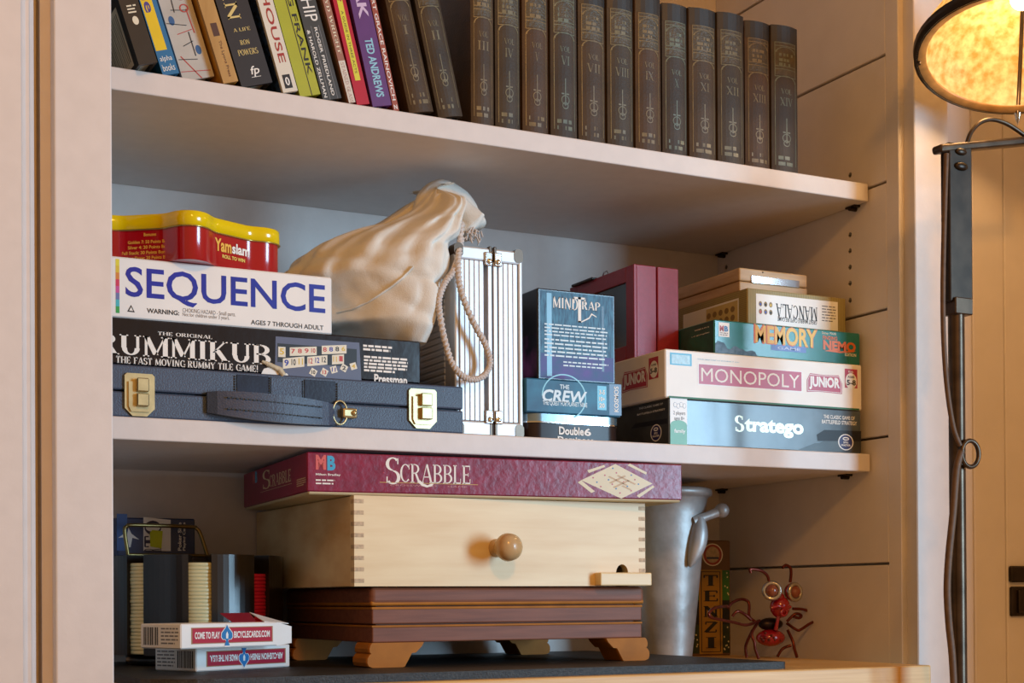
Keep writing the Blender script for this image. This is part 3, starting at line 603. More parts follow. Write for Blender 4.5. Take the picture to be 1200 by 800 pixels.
ctl = [ctl[0]]+[c for c in ctl[1:] if c[0] > bz+.002]
rows = []
for i in range(len(ctl)-1):
    for k in range(6):
        t = k/6; rows.append(tuple(ctl[i][j]+(ctl[i+1][j]-ctl[i][j])*t for j in range(4)))
rows.append(ctl[-1])
for _ in range(3): rows = [rows[0]]+[tuple((rows[i-1][j]+2*rows[i][j]+rows[i+1][j])/4 for j in range(4)) for i in range(1, len(rows)-1)]+[rows[-1]]
ztop = rows[-1][0]; rings = []; az_ = PY(572, 289, .013).z; a0_ = PY(533, 400, .013).x
for z, xa, xb, hy in rows:
    t = (z-bz)/(ztop-bz); cx = (xa+xb)/2; hx = (xb-xa)/2; r = []
    for i in range(NS):
        th = 2*math.pi*i/NS; c, s_ = math.cos(th), math.sin(th); e = .80
        x = hx*math.copysign(abs(c)**e, c); y = hy*math.copysign(abs(s_)**e, s_)
        # folds fan out from the gathered neck; soft creases over the body
        fold = math.sin(9*th+6*t+2*math.sin(3*t))*.5+.5*math.sin(17*th-9*t)
        amp = .0010+.0100*max(0, t-.30)**1.1
        q1 = V((x*16+z*26, y*14, z*9-x*14)); q2 = V((x*34-z*10, y*26+3, z*16+x*8))
        cre = 1.7*(-.016*(max(0, .30-abs(noise.noise(q1)))**1.5)-.007*max(0, .25-abs(noise.noise(q2)))+.004*noise.noise(q1*.5+V((9, 2, 4))))
        k = 1+(fold*amp+cre*min(1, t*5+.2))/max(.012, math.hypot(x, y))
        xx = cx+x*min(1.04, k); yy = BY+y*min(1.1, k)-.040*x/max(hx, .02)
        if z < az_+.003: xx = min(xx, a0_-.0015)
        if z < bx2.topz+.002: xx = max(xx, -.5985)
        r.append(V((xx, yy, z)))
    rings.append(r)
bag = thing('drawstring_bag', 'cream cotton drawstring bag slumped behind the white game box', 'bag', (rings[0][0].x, BY, bz))
mb = MB(); loft(mb, rings, CAN); bagm = mb.build('bag_body', bag)
bvh = BVHTree.FromPolygons(mb.v, mb.f)
def hit(x, y, e=.001):
    d = ray(x, y).normalized(); h = bvh.ray_cast(C0, d); return h[0]-d*e if h[0] else None
def surf_line(P, k=5):
    out = []
    for a, b in zip(P[:-1], P[1:]):
        for i in range(k): q = hit(a[0]+(b[0]-a[0])*i/k, a[1]+(b[1]-a[1])*i/k); q is not None and out.append(q)
    return out
sl = surf_line([(395, 366), (412, 362), (432, 353), (452, 340), (472, 325), (487, 309)])
mb = MB(); mb.tube(sl, .0011, CAN, 6); mb.build('seam', bag)
# gathered neck flopping over the aluminium case, made of folded lobes
def lobe(P, R, name, sx=1.0):
    pts_ = smooth_pts(P, 5); n = len(pts_); k = (len(R)-1)/(n-1); rr = []
    for i in range(n): a = i*k; j = min(int(a), len(R)-2); rr.append(R[j]+(R[j+1]-R[j])*(a-j))
    mb = MB(); m_ = 20; vs = []
    for i, p in enumerate(pts_):
        t = (pts_[min(i+1, n-1)]-pts_[max(i-1, 0)]).normalized(); a = V((0, 1, 0)); a = (a-t*a.dot(t)).normalized(); b = t.cross(a)
        for q in range(m_):
            th = 2*math.pi*q/m_; e_ = i/(n-1); rad = rr[i]*(1+(.10+.16*e_)*math.sin(4*th+i*.12)+(.06+.10*e_)*math.sin(7*th-i*.2)); vs.append(p+a*math.cos(th)*rad*sx+b*math.sin(th)*rad)
    mb.add(vs, [[i*m_+q, i*m_+(q+1) % m_, (i+1)*m_+(q+1) % m_, (i+1)*m_+q] for i in range(n-1) for q in range(m_)]+[list(range(m_))[::-1], list(range((n-1)*m_, n*m_))], CAN, True)
    return mb.build(name, bag)
lobe([PY(486, 262, .085), PY(500, 246, .085), PY(514, 241, .080), PY(530, 247, .072), PY(545, 257, .062), PY(556, 268, .056)], [.004, .016, .0225, .0200, .0150, .0155], 'gathered_neck')
lobe([PY(512, 248, .065), PY(520, 260, .050), PY(527, 270, .046)], [.012, .0150, .0125], 'neck_fold', .6)
lobe([PY(536, 247, .09), PY(548, 249, .085), PY(555, 252, .08)], [.008, .008, .005], 'neck_fold')
lobe([PY(505, 252, .070), PY(507, 288, .040), PY(505, 330, .036), PY(496, 372, .045)], [.012, .013, .014, .009], 'bag_fold', .8)
ROPE = mat('cotton_rope', 'cfc6c0', .9, var=.12, scale=500, bump=.6, bscale=700)
rp = [(541, 262, .036), (539, 285, .020), (537, 305, .004), (538, 330, .000), (545, 355, -.001), (557, 382, -.001), (569, 404, -.001), (574, 424, -.001), (569, 438, -.001), (557, 444.5, -.001), (543, 441, -.001), (530, 426, -.001), (522, 402, -.001), (516, 372, -.001), (514.5, 350, .0), (521, 332, .002), (531, 318, .003), (537, 300, .014), (541, 280, .026)]
cen = smooth_pts([PY(*p) for p in rp], 14)
mb = MB(); mb.tube(cen, .0025, ROPE, 8)
for k in range(2):     # twisted strands
    tw = []
    for i, p in enumerate(cen):
        t = (cen[min(i+1, len(cen)-1)]-cen[max(i-1, 0)]).normalized(); a = t.orthogonal().normalized(); a = V((0, 1, 0))-t*t.y; a.normalize(); b = t.cross(a); ph = i*1.1+k*math.pi
        tw.append(p+(a*math.cos(ph)+b*math.sin(ph))*.0018)
    mb.tube(tw, .0017, ROPE, 6)
mb.build('drawstring', bag)
mb = MB(); 
for q in range(26):
    p = PY(547+random.uniform(-1, 17), 272+random.uniform(-6, 8), .050+random.uniform(-.006, .006)); mb.tube([p, p+V((random.uniform(-.004, .004), random.uniform(-.004, .002), random.uniform(-.008, -.002)))], .0009, ROPE, 5)
tag(mb.build('frayed_end', bag), kind='stuff')
# ================================================================== ribbed aluminium case, standing on end
ay = .013; a0, a1 = PY(533, 400, ay).x, PY(612, 400, ay).x; az = PY(572, 289, ay).z; aw = a1-a0; ad = .20
ac = thing('aluminium_case', 'silver ribbed aluminium case standing on end behind the rope loop', 'case', (a0, ay, ZL))
am = PY(577.5, 400, ay).x
def rrect(x0, x1, z0, z1, r, y0, y1, m, mb, n=6):   # rounded in the xz plane, extruded in y
    P = []
    for cx, cz_, s0 in ((x1-r, z1-r, 0), (x0+r, z1-r, 90), (x0+r, z0+r, 180), (x1-r, z0+r, 270)): P += [(cx+r*math.cos(math.radians(s0+90*k/n)), cz_+r*math.sin(math.radians(s0+90*k/n))) for k in range(n+1)]
    N_ = len(P); vs = [(x, y0, z) for x, z in P]+[(x, y1, z) for x, z in P]
    mb.add(vs, [[i, (i+1) % N_, N_+(i+1) % N_, N_+i] for i in range(N_)], m, True); mb.add(vs, [list(range(N_))[::-1], list(range(N_, 2*N_))], m)
mb = MB(); rrect(a0, a1, ZL, az, .010, ay+.011, ay+ad, ALU, mb); mb.build('shell', ac)
zt_, zb_ = az-.014, ZL+.014
for k in range(12):
    x = a0+.0075+(aw-.0150)*k/11
    if abs(x-am) < .0072: continue
    MB().box((x-.00235, ay-.0003, zb_), (x+.00235, ay+.0112, zt_), ALU, .0006, 2).build('rib', ac)
for x0_, x1_ in ((a0+.0005, am-.0012), (am+.0012, a1-.0005)):
    MB().box((x0_, ay-.0008, ZL), (x1_, ay+.0112, zb_), ALU, .0018, 2).build('end_rail', ac)
    MB().box((x0_, ay-.0008, zt_), (x1_, ay+.0112, az-.0015), ALU, .0018, 2).build('end_rail', ac)
for x0_, x1_ in ((a0-.0004, a0+.0042), (a1-.0042, a1+.0004)): MB().box((x0_, ay-.0010, ZL+.004), (x1_, ay+.0112, az-.006), ALU, .0018, 3).build('edge_rail', ac)
for sx, x in ((1, a0), (-1, a1)):
    for zz, sgz in ((ZL, 1), (az, -1)):
        mb = MB(); rrect(x-.0007 if sx > 0 else x-.0085, x+.0085 if sx > 0 else x+.0007, zz-.0007 if sgz > 0 else zz-.0125, zz+.0125 if sgz > 0 else zz+.0007, .004, ay-.0014, ay+.012, DGREYM, mb); mb.build('corner_cap', ac)
for x0_, x1_ in ((am-.0050, am-.0008), (am+.0008, am+.0050)): MB().box((x0_, ay-.0004, zb_), (x1_, ay+.0112, zt_), ALU, .0006, 2).build('centre_rail', ac)
for x0_, x1_ in ((am-.0040, am-.0012), (am+.0012, am+.0040)):
    for z0_, z1_ in ((ZL, ZL+.0145), (az-.0135, az+.0004)): MB().box((x0_, ay-.0013, z0_), (x1_, ay+.004, z1_), DGREYM, .0005).build('rail_clip', ac)
for zc_ in (PY(575, 304, ay).z, PY(577, 489, ay).z):
    for sg in (-1, 1):
        mb = MB(); mb.box((am+sg*.0050-.0040, ay-.0028, zc_-.0065), (am+sg*.0050+.0040, ay-.0005, zc_+.0065), CHROME, .0012, 2); mb.ball((am+sg*.0045, ay-.0030, zc_-.0025), .0027, CHROME, 10, (1, .6, 1)); mb.build('catch', ac)
for k in range(24):     # ribs along the shaded broad side
    z = ZL+.02+k*(az-ZL-.04)/23
    MB().box((a0-.0006, ay+.022, z-.0022), (a0+.001, ay+ad-.012, z+.0022), ALU, .0005).build('rib', ac)
# ================================================================== games between the aluminium case and the big stack
# domino tin
dy_ = .010; dl, dr = PY(613.5, 500, dy_).x, PY(731, 505, dy_).x; dz = PY(640, 484.5, dy_).z
dl = max(dl, a1+.0012)
def rr2(x0, x1, y0, y1, r, z0, z1, m, mb, n=8, inset=0):
    P = []
    for cx, cy, s0 in ((x1-r, y1-r, 0), (x0+r, y1-r, 90), (x0+r, y0+r, 180), (x1-r, y0+r, 270)): P += [(cx+(r-inset)*math.cos(math.radians(s0+90*k/n)), cy+(r-inset)*math.sin(math.radians(s0+90*k/n))) for k in range(n+1)]
    mb.prism(P, z0, z1, m, None, True)
dt = thing('domino_tin', 'dark brown domino tin with a steel lid under the planet game', 'tin', (dl, dy_, ZL))
zlid = PY(640, 494.5, dy_).z
mb = MB(); rr2(dl, dr, dy_, dy_+.17, .018, ZL, zlid+.001, mat('brown_lacquer', '2a1c18', .3, var=.1, spec=.25), mb, inset=.0008); mb.build('tin_body', dt)
mb = MB(); rr2(dl, dr, dy_, dy_+.17, .018, zlid, dz, mat('steel_lid', '7f939c', .25, metal=.7, var=.1, scale=30, stretch=(8, 1, 1)), mb); mb.build('lid', dt)
mb = MB(); rr2(dl, dr, dy_, dy_+.17, .018, zlid-.0006, zlid+.0008, CHROME, mb, inset=-.0008); mb.build('rim', dt)
f = Face((dl, dy_+.0004, ZL), (1, 0, 0), (0, 0, 1))
mb = MB(); f.tpx(mb, sans('Double', .03), (655, 509), (684, 501), WHITE); f.tpx(mb, sans('6', .03), (684.5, 510.5), (692.5, 502), WHITE); mb.build('title_lettering', dt)
mb = MB(); f.tpx(mb, sans('Dominoes', .03), (653.5, 517.5), (695.5, 513), WHITE); mb.build('title_lettering', dt)
# planet card game
cy_ = .009; cxl = max(PY(613, 460, cy_).x, a1+.0012); cz0 = dz+g; ct_ = PY(728, 450, cy_).z
bc = Box('card_game_box', 'blue space-themed card game box under the dark riddle box', 'game box', (cxl, cy_, cz0), PY(728, 470, cy_).x-cxl, .17, ct_-cz0, mat('space_blue', '2f7898', .42, scale=30, col2='1b3c5e', bump=.12, bscale=50, spec=.35))
f = bc.front
SKY = mat('pale_blue_ink', 'cfe0e8', .4, var=0)
mb = MB(); f.tpx(mb, sans('CREW', .03, .2), (635.5, 470), (688, 459), SKY); mb.build('title_lettering', bc.o)
mb = MB(); f.tpx(mb, sans('THE', .02), (656, 455.5), (667, 451), SKY); f.tpx(mb, sans('THE QUEST FOR PLANET NINE', .02), (636, 475), (688, 472), SKY); mb.build('small_lettering', bc.o)
mb = MB(); f.qpx(mb, (714, 486), (728, 450.5), mat('indigo_print', '1d2450', .3, var=.05)); mb.build('spine_panel', bc.o)
mb = MB(); f.tpx(mb, sans('KOSMOS', .02), (719.5, 482.5), (724.5, 453), WHITE, .0008, rot=90); mb.build('publisher_lettering', bc.o)
mb = MB(); f.qpx(mb, (700, 480), (710.5, 452.5), mat('cyan_print', '3d9db8', .3, var=.05)); mb.build('info_panel', bc.o)
mb = MB(); [f.tpx(mb, sans(t, .03), (702, y), (708.5, y-5), WHITE, .0008) for t, y in (('3-5', 462), ('10+', 470), ('20', 477.5))]; mb.build('info_lettering', bc.o)
mb = MB(); a = f.px(661, 465)
for q in range(24):
    t0, t1 = math.radians(-60+q*10), math.radians(-50+q*10); P = lambda t, r: (a[0]+r*math.cos(t), a[1]+r*.9*math.sin(t)); f.poly(mb, [P(t0, .0245), P(t1, .0245), P(t1, .0232), P(t0, .0232)], mat('planet_ring', '6fb0be', .3, var=0), .0004)
mb.build('planet_print', bc.o)
# riddle game
my = .018; mz0 = bc.topz+g; mx0 = PY(630, 400, my).x; mt = PY(700, 344, my).z
bm_ = Box('riddle_game_box', 'dark blue riddle game box with white serif title, on the space-themed box', 'game box', (mx0, my, mz0), PY(721, 400, my).x-mx0, .13, mt-mz0, mat('midnight_card', '0f1420', .3, scale=10, col2='121018', bump=.1, bscale=60, coat=.3))
f = bm_.front
mb = MB(); f.quad(mb, .003, .002, bm_.w-.002, bm_.h-.002, mat('mind_print', '4a86a6', .45, scale=90, stretch=(5, 1, 1), col2='25405e', thr=(.3, .7), spec=.35)); pn = mb.build('front_print', bm_.o)
mb = MB(); f.quad(mb, .010, .004, .0155, bm_.h-.004, mat('pillar_blue', '6fa9c9', .3, var=.1), .0005); mb.build('pillar_print', pn); mb = MB(); f.quad(mb, bm_.w-.0155, .012, bm_.w-.013, bm_.h-.012, mat('pillar_dark', '16233c', .3, var=.1), .0005); mb.build('pillar_print', pn)
mb = MB(); f.tpx(mb, serif('MIND', 1.1, .6), (648, 361), (677, 350), WHITE, .0008); f.tpx(mb, serif('RAP', 1.1, .6), (682, 363), (703, 354.5), WHITE, .0008); mb.build('title_lettering', bm_.o); mb = MB(); f.tpx(mb, serif('T', 1.0, .6), (672, 377), (686, 349), WHITE, .0008); mb.build('title_lettering', bm_.o)
mb = MB(); f.ppx(mb, [(681, 376.5), (690, 372), (693, 367), (699, 371), (699, 372), (693.5, 369), (690.5, 373.5), (681, 378)], WHITE, .0008); mb.build('title_flourish', bm_.o)
mb = MB(); f.lpx(mb, (638, 393.5), (713, 384), 4, SKY, .0008, .4); f.lpx(mb, (638, 418), (713, 401), 5, SKY, .0008, .4); f.lpx(mb, (660, 430), (713, 426), 2, SKY, .0008, .4); mb.build('small_lettering', bm_.o)
# nebula glow printed on the lower corner
mb = MB(); f.quad(mb, .003, .002, bm_.w-.002, .026, mat('nebula_violet', '5c4a96', .45, scale=60, col2='2f5a82', spec=.35), .0004); mb.build('nebula_print', pn)
mb = MB(); bm_.left.quad(mb, .03, .004, .128, .045, mat('nebula_rose', '7a3f72', .4, scale=40, col2='141221', thr=(.4, .65)), .0003); mb.build('nebula_print', bm_.o)
# ================================================================== big stack by the plank wall
def ellipse_badge(f, mb, x, y, rx, ry, m1, m2, e=.0006):
    a = f.px(x, y); b = f.px(x+rx, y); c = f.px(x, y-ry); ru, rv = abs(b[0]-a[0]), abs(c[1]-a[1])
    f.disc(mb, a[0], a[1], ru, rv, m1, e); f.disc(mb, a[0], a[1], ru*.86, rv*.88, m2, e+.0002); return a[0], a[1], ru, rv
# grey battle strategy game
sy = .007; x0 = PY(784, 490, sy).x; zt1 = PY(900, 474, sy).z
STEEL = mat('steel_print', '56636b', .28, scale=18, col2='3a444b', coat=.4, bump=.06, bscale=80); DARKST = mat('dark_steel_print', '434644', .35, scale=40, col2='2b2d2d')
b1 = Box('board_game_box', 'grey metallic strategy game box at the bottom of the stack by the plank wall', 'game box', (x0, sy, ZL), PY(1009, 500, sy).x-x0, .20, zt1-ZL, STEEL)
f = b1.front
mb = MB(); f.ppx(mb, [(930, 529), (1009, 530), (1009, 513), (974, 512.5), (960, 519), (955, 519)], DARKST); mb.build('dark_band', b1.o)
mb = MB(); f.ppx(mb, [(958, 516.5), (1009, 517), (1009, 505), (966, 503.5), (957, 509)], INK, .0004); mb.build('dark_band', b1.o)
mb = MB(); f.qpx(mb, (785.5, 520.5), (805, 467), CARDW); mb.build('info_panel', b1.o)
mb = MB(); a = f.px(785.5, 520.5); b = f.px(805, 495); f.poly(mb, [(a[0], a[1]), (b[0], a[1])]+[((a[0]+b[0])/2+(b[0]-a[0])/2*math.cos(math.pi*k/10), b[1]-.003+.005*math.sin(math.pi*k/10)) for k in range(11)], mat('green_print', '6fae94', .4, var=.1), .0005); mb.build('green_corner', b1.o)
mb = MB(); f.tpx(mb, sans('family', .02), (790, 508), (803, 503), CARDW, .0008); f.tpx(mb, sans('2 players\nages 8+', .01), (789, 493), (803, 482), GREYINK, .0006)
for q in range(4): ellipse_badge(f, mb, 791+q*3.6, 474+(q % 2)*1.5, 2.0, 3.0, mat('grey_blue_ink', '5a7392', .4, var=0), CARDW, .0006)
mb.build('info_lettering', b1.o)
SIL_ = mat('silver_gold_ink', 'cfcdb4', .3, metal=.3, var=.1)
mb = MB(); f.tpx(mb, serif('S', 1.3), (861, 505.5), (872, 487), SIL_); f.tpx(mb, sans('tratego', .04), (872.5, 510.5), (941.5, 494), SIL_); mb.build('title_lettering', b1.o)
mb = MB(); f.tpx(mb, sans('THE CLASSIC GAME OF', .02), (965, 490), (1001.5, 488), WHITE); f.tpx(mb, sans('BATTLEFIELD STRATEGY', .02), (963, 496), (1004, 494), WHITE); mb.build('small_lettering', b1.o)
mb = MB(); u, v, ru, rv = ellipse_badge(f, mb, 991, 518, 9, 9.5, CARDW, mat('badge_navy', '2c2a5c', .3, var=.1)); f.ring(mb, u, v+rv*.42, ru*.42, rv*.22, .0012, CARDW, .0010); f.text(mb, sans('SPIN\nMASTER', .02), u-ru*.6, v-rv*.5, u+ru*.6, v+rv*.08, WHITE, .0010); mb.build('maker_badge', b1.o)
fl = b1.left
mb = MB(); fl.quad(mb, .002, .001, b1.d-.001, b1.h-.001, DARKST); sidep = mb.build('side_print', b1.o)
mb = MB(); fl.ppx(mb, [(740, 502), (745, 496), (782, 490), (782, 496), (747, 501)], INK, .0005); mb.build('dark_band', sidep)
mb = MB(); fl.tpx(mb, sans('THE CLASSIC GAME OF', .02), (749, 480), (777, 471.5), WHITE, .0006); fl.tpx(mb, sans('BATTLEFIELD STRATEGY', .02), (747, 487), (779.5, 478), WHITE, .0006); mb.build('small_lettering', b1.o)
mb = MB(); u, v, ru, rv = ellipse_badge(fl, mb, 769, 507, 6.5, 10, CARDW, mat('badge_navy', '2c2a5c', .3, var=.1)); fl.ring(mb, u, v+rv*.42, ru*.42, rv*.22, .0012, CARDW, .0010); fl.text(mb, sans('SPIN\nMASTER', .02), u-ru*.6, v-rv*.5, u+ru*.6, v+rv*.08, WHITE, .0010); mb.build('maker_badge', b1.o)
# white property game
mzb = b1.topz+g; x0 = PY(779.5, 440, .006).x; zt2 = PY(900, 418.5, .006).z
b2 = Box('board_game_box', 'white game box with a red title banner, between the grey and the teal boxes', 'game box', (x0, .006, mzb), PY(1010, 450, .006).x-x0, .22, zt2-mzb, mat('ivory_card', 'ece7df', .42, var=.03, bump=.05, bscale=80))
f = b2.front; CRI = mat('banner_red', 'b23a52', .35, var=.05)
mb = MB(); f.quad(mb, .004, -.0002, b2.w-.004, .0016, mat('green_card', '2f6b48', .5, var=.1)); mb.build('tray_edge', b2.o)
mb = MB(); f.qpx(mb, (817.5, 451), (940.5, 435), CARDW, .0004); f.qpx(mb, (819, 449.5), (939, 436), CRI, .0006); bn = mb.build('title_banner', b2.o)
mb = MB(); f.tpx(mb, sans('MONOPOLY'), (821.5, 446.5), (936.5, 439.5), WHITE, .0009); mb.build('title_lettering', b2.o)
def junior(f, mb, a, b):
    (u0, v0), (u1, v1) = f.px(*a), f.px(*b); h = v1-v0; g_ = sans('JUNiOR', .045)
    for k, m_ in ((.20, CRI), (.13, CARDW), (.085, CRI)): P = [(u0+(u1-u0)*t, v0-h*k+h*.18*t*0) for t in (0, 1)]; f.poly(mb, [(u0-h*k, v0-h*k), (u0+(u1-u0)*.3, v0-h*k*.6), (u1+h*k, v0-h*k*.9), (u1+h*k*1.1, v0+h*.6), (u1-h*.1, v1+h*k), (u0+(u1-u0)*.5, v1+h*k*.7), (u0+h*.1, v1+h*k), (u0-h*k, v0+h*.7)], m_, .0004+(.2-k)*.003)
    f.text(mb, g_, u0, v0, u1, v1, CARDW, .0011)
mb = MB(); junior(f, mb, (948, 456), (984, 443)); mb.build('junior_logo', b2.o)
mb = MB(); f.qpx(mb, (990, 454), (1004.5, 433), CRI); mb.build('age_panel', b2.o)
mb = MB(); ellipse_badge(f, mb, 997.2, 446.5, 6.6, 9.5, CARDW, CARDW, .0006); f.tpx(mb, sans('5-8', .03), (992, 451), (1002.5, 445.5), INK, .0012); f.tpx(mb, sans('AGES', .02), (993, 442.5), (1001, 440.8), INK, .0012); f.tpx(mb, sans('Kids', .02), (994, 436.5), (1000, 434.5), CARDW, .0006); mb.build('age_lettering', b2.o)
mb = MB(); f.qpx(mb, (785, 427), (810.5, 414.8), mat('aqua_print', '4a9fc0', .35, var=.1)); f.qpx(mb, (787, 425.6), (808.5, 416.6), mat('aqua_pale', 'a7c9d6', .35, var=.2, scale=300), .0005); mb.build('maker_panel', b2.o)
mb = MB(); f.tpx(mb, sans('YOUR FIRST STEP TO OWNING IT ALL!', .01), (817, 421), (866, 424), mat('aqua_print', '4a9fc0', .35, var=.1)); mb.build('small_lettering', b2.o)
fl = b2.left
mb = MB(); junior(fl, mb, (731, 457), (757, 433)); mb.build('junior_logo', b2.o)
mb = MB(); fl.qpx(mb, (760.5, 445), (771.5, 417), CRI); mb.build('age_panel', b2.o)
mb = MB(); ellipse_badge(fl, mb, 766.4, 432.5, 4.8, 10, CARDW, CARDW, .0006); fl.tpx(mb, sans('5-8', .03), (762.5, 438), (770.3, 430), INK, .0012); fl.tpx(mb, sans('AGES', .02), (763.5, 429), (769.5, 425.5), INK, .0012); mb.build('age_lettering', b2.o)
# teal children's memory game
ez = b2.topz+g; ey = .012; x0 = PY(837, 395, ey).x; zt3 = PY(920, 382, ey).z
TEAL = mat('teal_print', '0f7f7c', .25, scale=16, col2='0a5a4c', coat=.5)
b3 = Box('board_game_box', 'teal undersea memory game box with yellow lettering, on the white box', 'game box', (x0, ey, ez), min(PY(1008, 400, ey).x, XW-.002)-x0, .17, zt3-ez, TEAL)
f = b3.front; YO = mat('yellow_orange_ink', 'e0b22c', .35, var=.06, scale=60); OR = mat('orange_ink', 'd2661f', .35, var=.06)
mb = MB(); f.tpx(mb, sans('MEMORY', .03), (883.2, 402), (958, 386.2), OR, .0005); mb.build('title_shadow', b3.o)
mb = MB(); f.tpx(mb, sans('MEMORY', .03), (885, 401), (957, 387), YO, .0009); mb.build('title_lettering', b3.o)
mb = MB(); f.qpx(mb, (903.5, 410), (944.5, 406.5), mat('periwinkle', '5b74b4', .35, var=.05)); mb.build('subtitle_panel', b3.o)
mb = MB(); f.tpx(mb, sans('GAME', .02), (911, 409), (938, 408), mat('pale_lilac_ink', 'b7c4e4', .4, var=0), .0008); mb.build('subtitle_lettering', b3.o)
mb = MB(); f.tpx(mb, sans('NEMO', .05), (964.5, 409.5), (1002.5, 401.5), OR, .0006); mb.build('title_lettering', b3.o)
mb = MB(); f.tpx(mb, sans('FINDING', .03), (964, 397.5), (981, 394.5), OR, .0006); f.tpx(mb, sans('EDITION', .02), (990, 417), (1003, 414.5), CREAM, .0006); f.tpx(mb, sans('Disney  PIXAR', .01), (963, 392), (980, 390), CREAM, .0006); mb.build('small_lettering', b3.o)
mb = MB(); f.ppx(mb, [(966, 411), (984, 413.5), (1000, 412.5), (1003, 411), (985, 411.6), (972, 409.6)], OR, .0005); mb.build('title_swoosh', b3.o)
mb = MB(); f.qpx(mb, (842, 394), (854.5, 378.5), CARDW, .0006); mb.build('maker_panel', b3.o)
mb = MB(); f.tpx(mb, sans('M', .05), (843.3, 388), (847.8, 381.5), red_ink, .0009); f.tpx(mb, sans('B', .05), (848.5, 388.3), (853, 382.2), mat('mb_blue', '2a72b0', .4, var=0), .0009); f.lpx(mb, (843.5, 393), (853, 389.5), 2, GREYINK, .0009); mb.build('maker_lettering', b3.o)
mb = MB(); a = f.px(838, 410); P = [(a[0], .0008)]
for k in range(14): P.append((a[0]+.0038*k, .0035+random.uniform(.003, .011)*(1-k/16)))
P.append((a[0]+.0038*14, .0008)); f.poly(mb, P, mat('coral_print', '54687a', .4, scale=150, col2='1e3848', thr=(.35, .6)), .0004); mb.build('reef_print', b3.o)
mb = MB(); b3.left.quad(mb, .002, .001, b3.d-.001, b3.h-.001, mat('dark_reef_print', '0f5f5a', .35, scale=40, col2='0a3a38')); mb.build('side_print', b3.o)
mb = MB(); b3.left.tpx(mb, sans('AGES 3 to 6', .02), (814, 387), (831, 383.5), WHITE, .0006); b3.left.tpx(mb, sans('1 or More Players', .02), (811, 394), (831.5, 390), WHITE, .0006); mb.build('side_lettering', b3.o)
# mancala box, upside down
nz = b3.topz+g; ny = .030; x0 = PY(876, 360, ny).x; zt4 = PY(940, 344, ny).z
KR = mat('ribbed_kraft', 'a89a62', .5, var=.06, scale=60); KRD = mat('ribbed_kraft_dark', '8d7f4c', .5, var=.06)
b4 = Box('mancala_box', 'striped olive mancala box turned upside down under the wooden box', 'game box', (x0, ny, nz), min(PY(991, 360, ny).x, XW-.002)-x0, .15, zt4-nz, KR)
f = b4.front
mb = MB(); n = 58
for i in range(n): u = b4.w*(i+.5)/n; f.quad(mb, u-b4.w*.22/n, .0005, u+b4.w*.22/n, b4.h-.0005, KRD, .0003)
for i in range(20): v = b4.h*(i+.5)/20; b4.left.quad(mb, .001, v-.0004, b4.d-.001, v+.0004, KRD, .0003)
mb.build('stripe_print', b4.o)
mb = MB(); f.qpx(mb, (886, 378.5), (981.5, 354), CARDW, .0006); mb.build('title_panel', b4.o)
mb = MB(); f.tpx(mb, serif('MANCALA', 1.0), (909, 371.5), (957.5, 360.5), INK, .0009, rot=180); mb.build('title_lettering', b4.o)
mb = MB(); (u0, v0), (u1, v1) = f.px(963, 377), f.px(979.5, 358.5); f.lines(mb, u0, v0, u1, v1, 6, GREYINK, .0009, .35); f.tpx(mb, sans('GREAT MARBLE CAPTURE GAME', .01), (911, 376), (957, 375.5), INK, .0009, rot=180); mb.build('small_lettering', b4.o)
mb = MB(); f.qpx(mb, (887.5, 369.5), (907, 353), mat('board_print', 'cdb878', .4, var=.1)); 
(u0, v0), (u1, v1) = f.px(888, 369), f.px(906, 353)
for i in range(3):
    for j in range(2): u = u0+(u1-u0)*(i+.5)/3; v = v0+(v1-v0)*(j+.5)/2; f.disc(mb, u, v, .0022, .0028, mat('pit_brown', '8d7444', .5, var=0), .0008); f.disc(mb, u, v-.0004, .0012, .0014, tcols[(i+j) % 4], .0010)
mb.build('board_picture', b4.o)
mb = MB(); b4.left.quad(mb, .03, .006, .135, b4.h-.008, CARDW, .0006); b4.left.quad(mb, .075, .008, .133, b4.h-.010, mat('board_print', 'cdb878', .4, var=.1), .0008)
for i in range(5):
    for j in range(2): b4.left.disc(mb, .08+.011*i, .013+.009*j, .0038, .0032, mat('pit_brown', '8d7444', .5, var=0), .0010)
mb.build('side_picture', b4.o)
# cedar cigar box on top
kz = b4.topz+g; ky = .050; x0 = PY(866.5, 330, ky).x; zt5 = PY(866, 313, ky).z
CED = mat('pale_cedar', 'c4a67c', .45, scale=14, stretch=(1, 1, 10), col2='a98658', thr=(.3, .7))
cg = thing('cigar_box', 'pale wooden hinged box on top of the striped mancala box', 'box', (x0, ky, kz))
x1 = min(PY(946, 330, ky).x, XW-.004); zs = kz+(zt5-kz)*.44
MB().box((x0, ky, kz), (x1, ky+.15, zs-.0003), CED, .0012, 2).build('tray', cg)
MB().box((x0, ky, zs+.0003), (x1, ky+.15, zt5), CED, .0015, 2).build('lid', cg)
f = Face((x0, ky, kz), (1, 0, 0), (0, 0, 1)); mb = MB(); fbox(mb, f, (880, 331.3), (936, 329.2), .0014, CHROME, .0003); mb.build('clasp_bar', cg)
mb = MB(); mb.ball(PY(894, 319, ky-.0002), .0009, mat('nail_head', '7d6a58', .4, metal=.5, var=0), 8); mb.build('nail', cg)
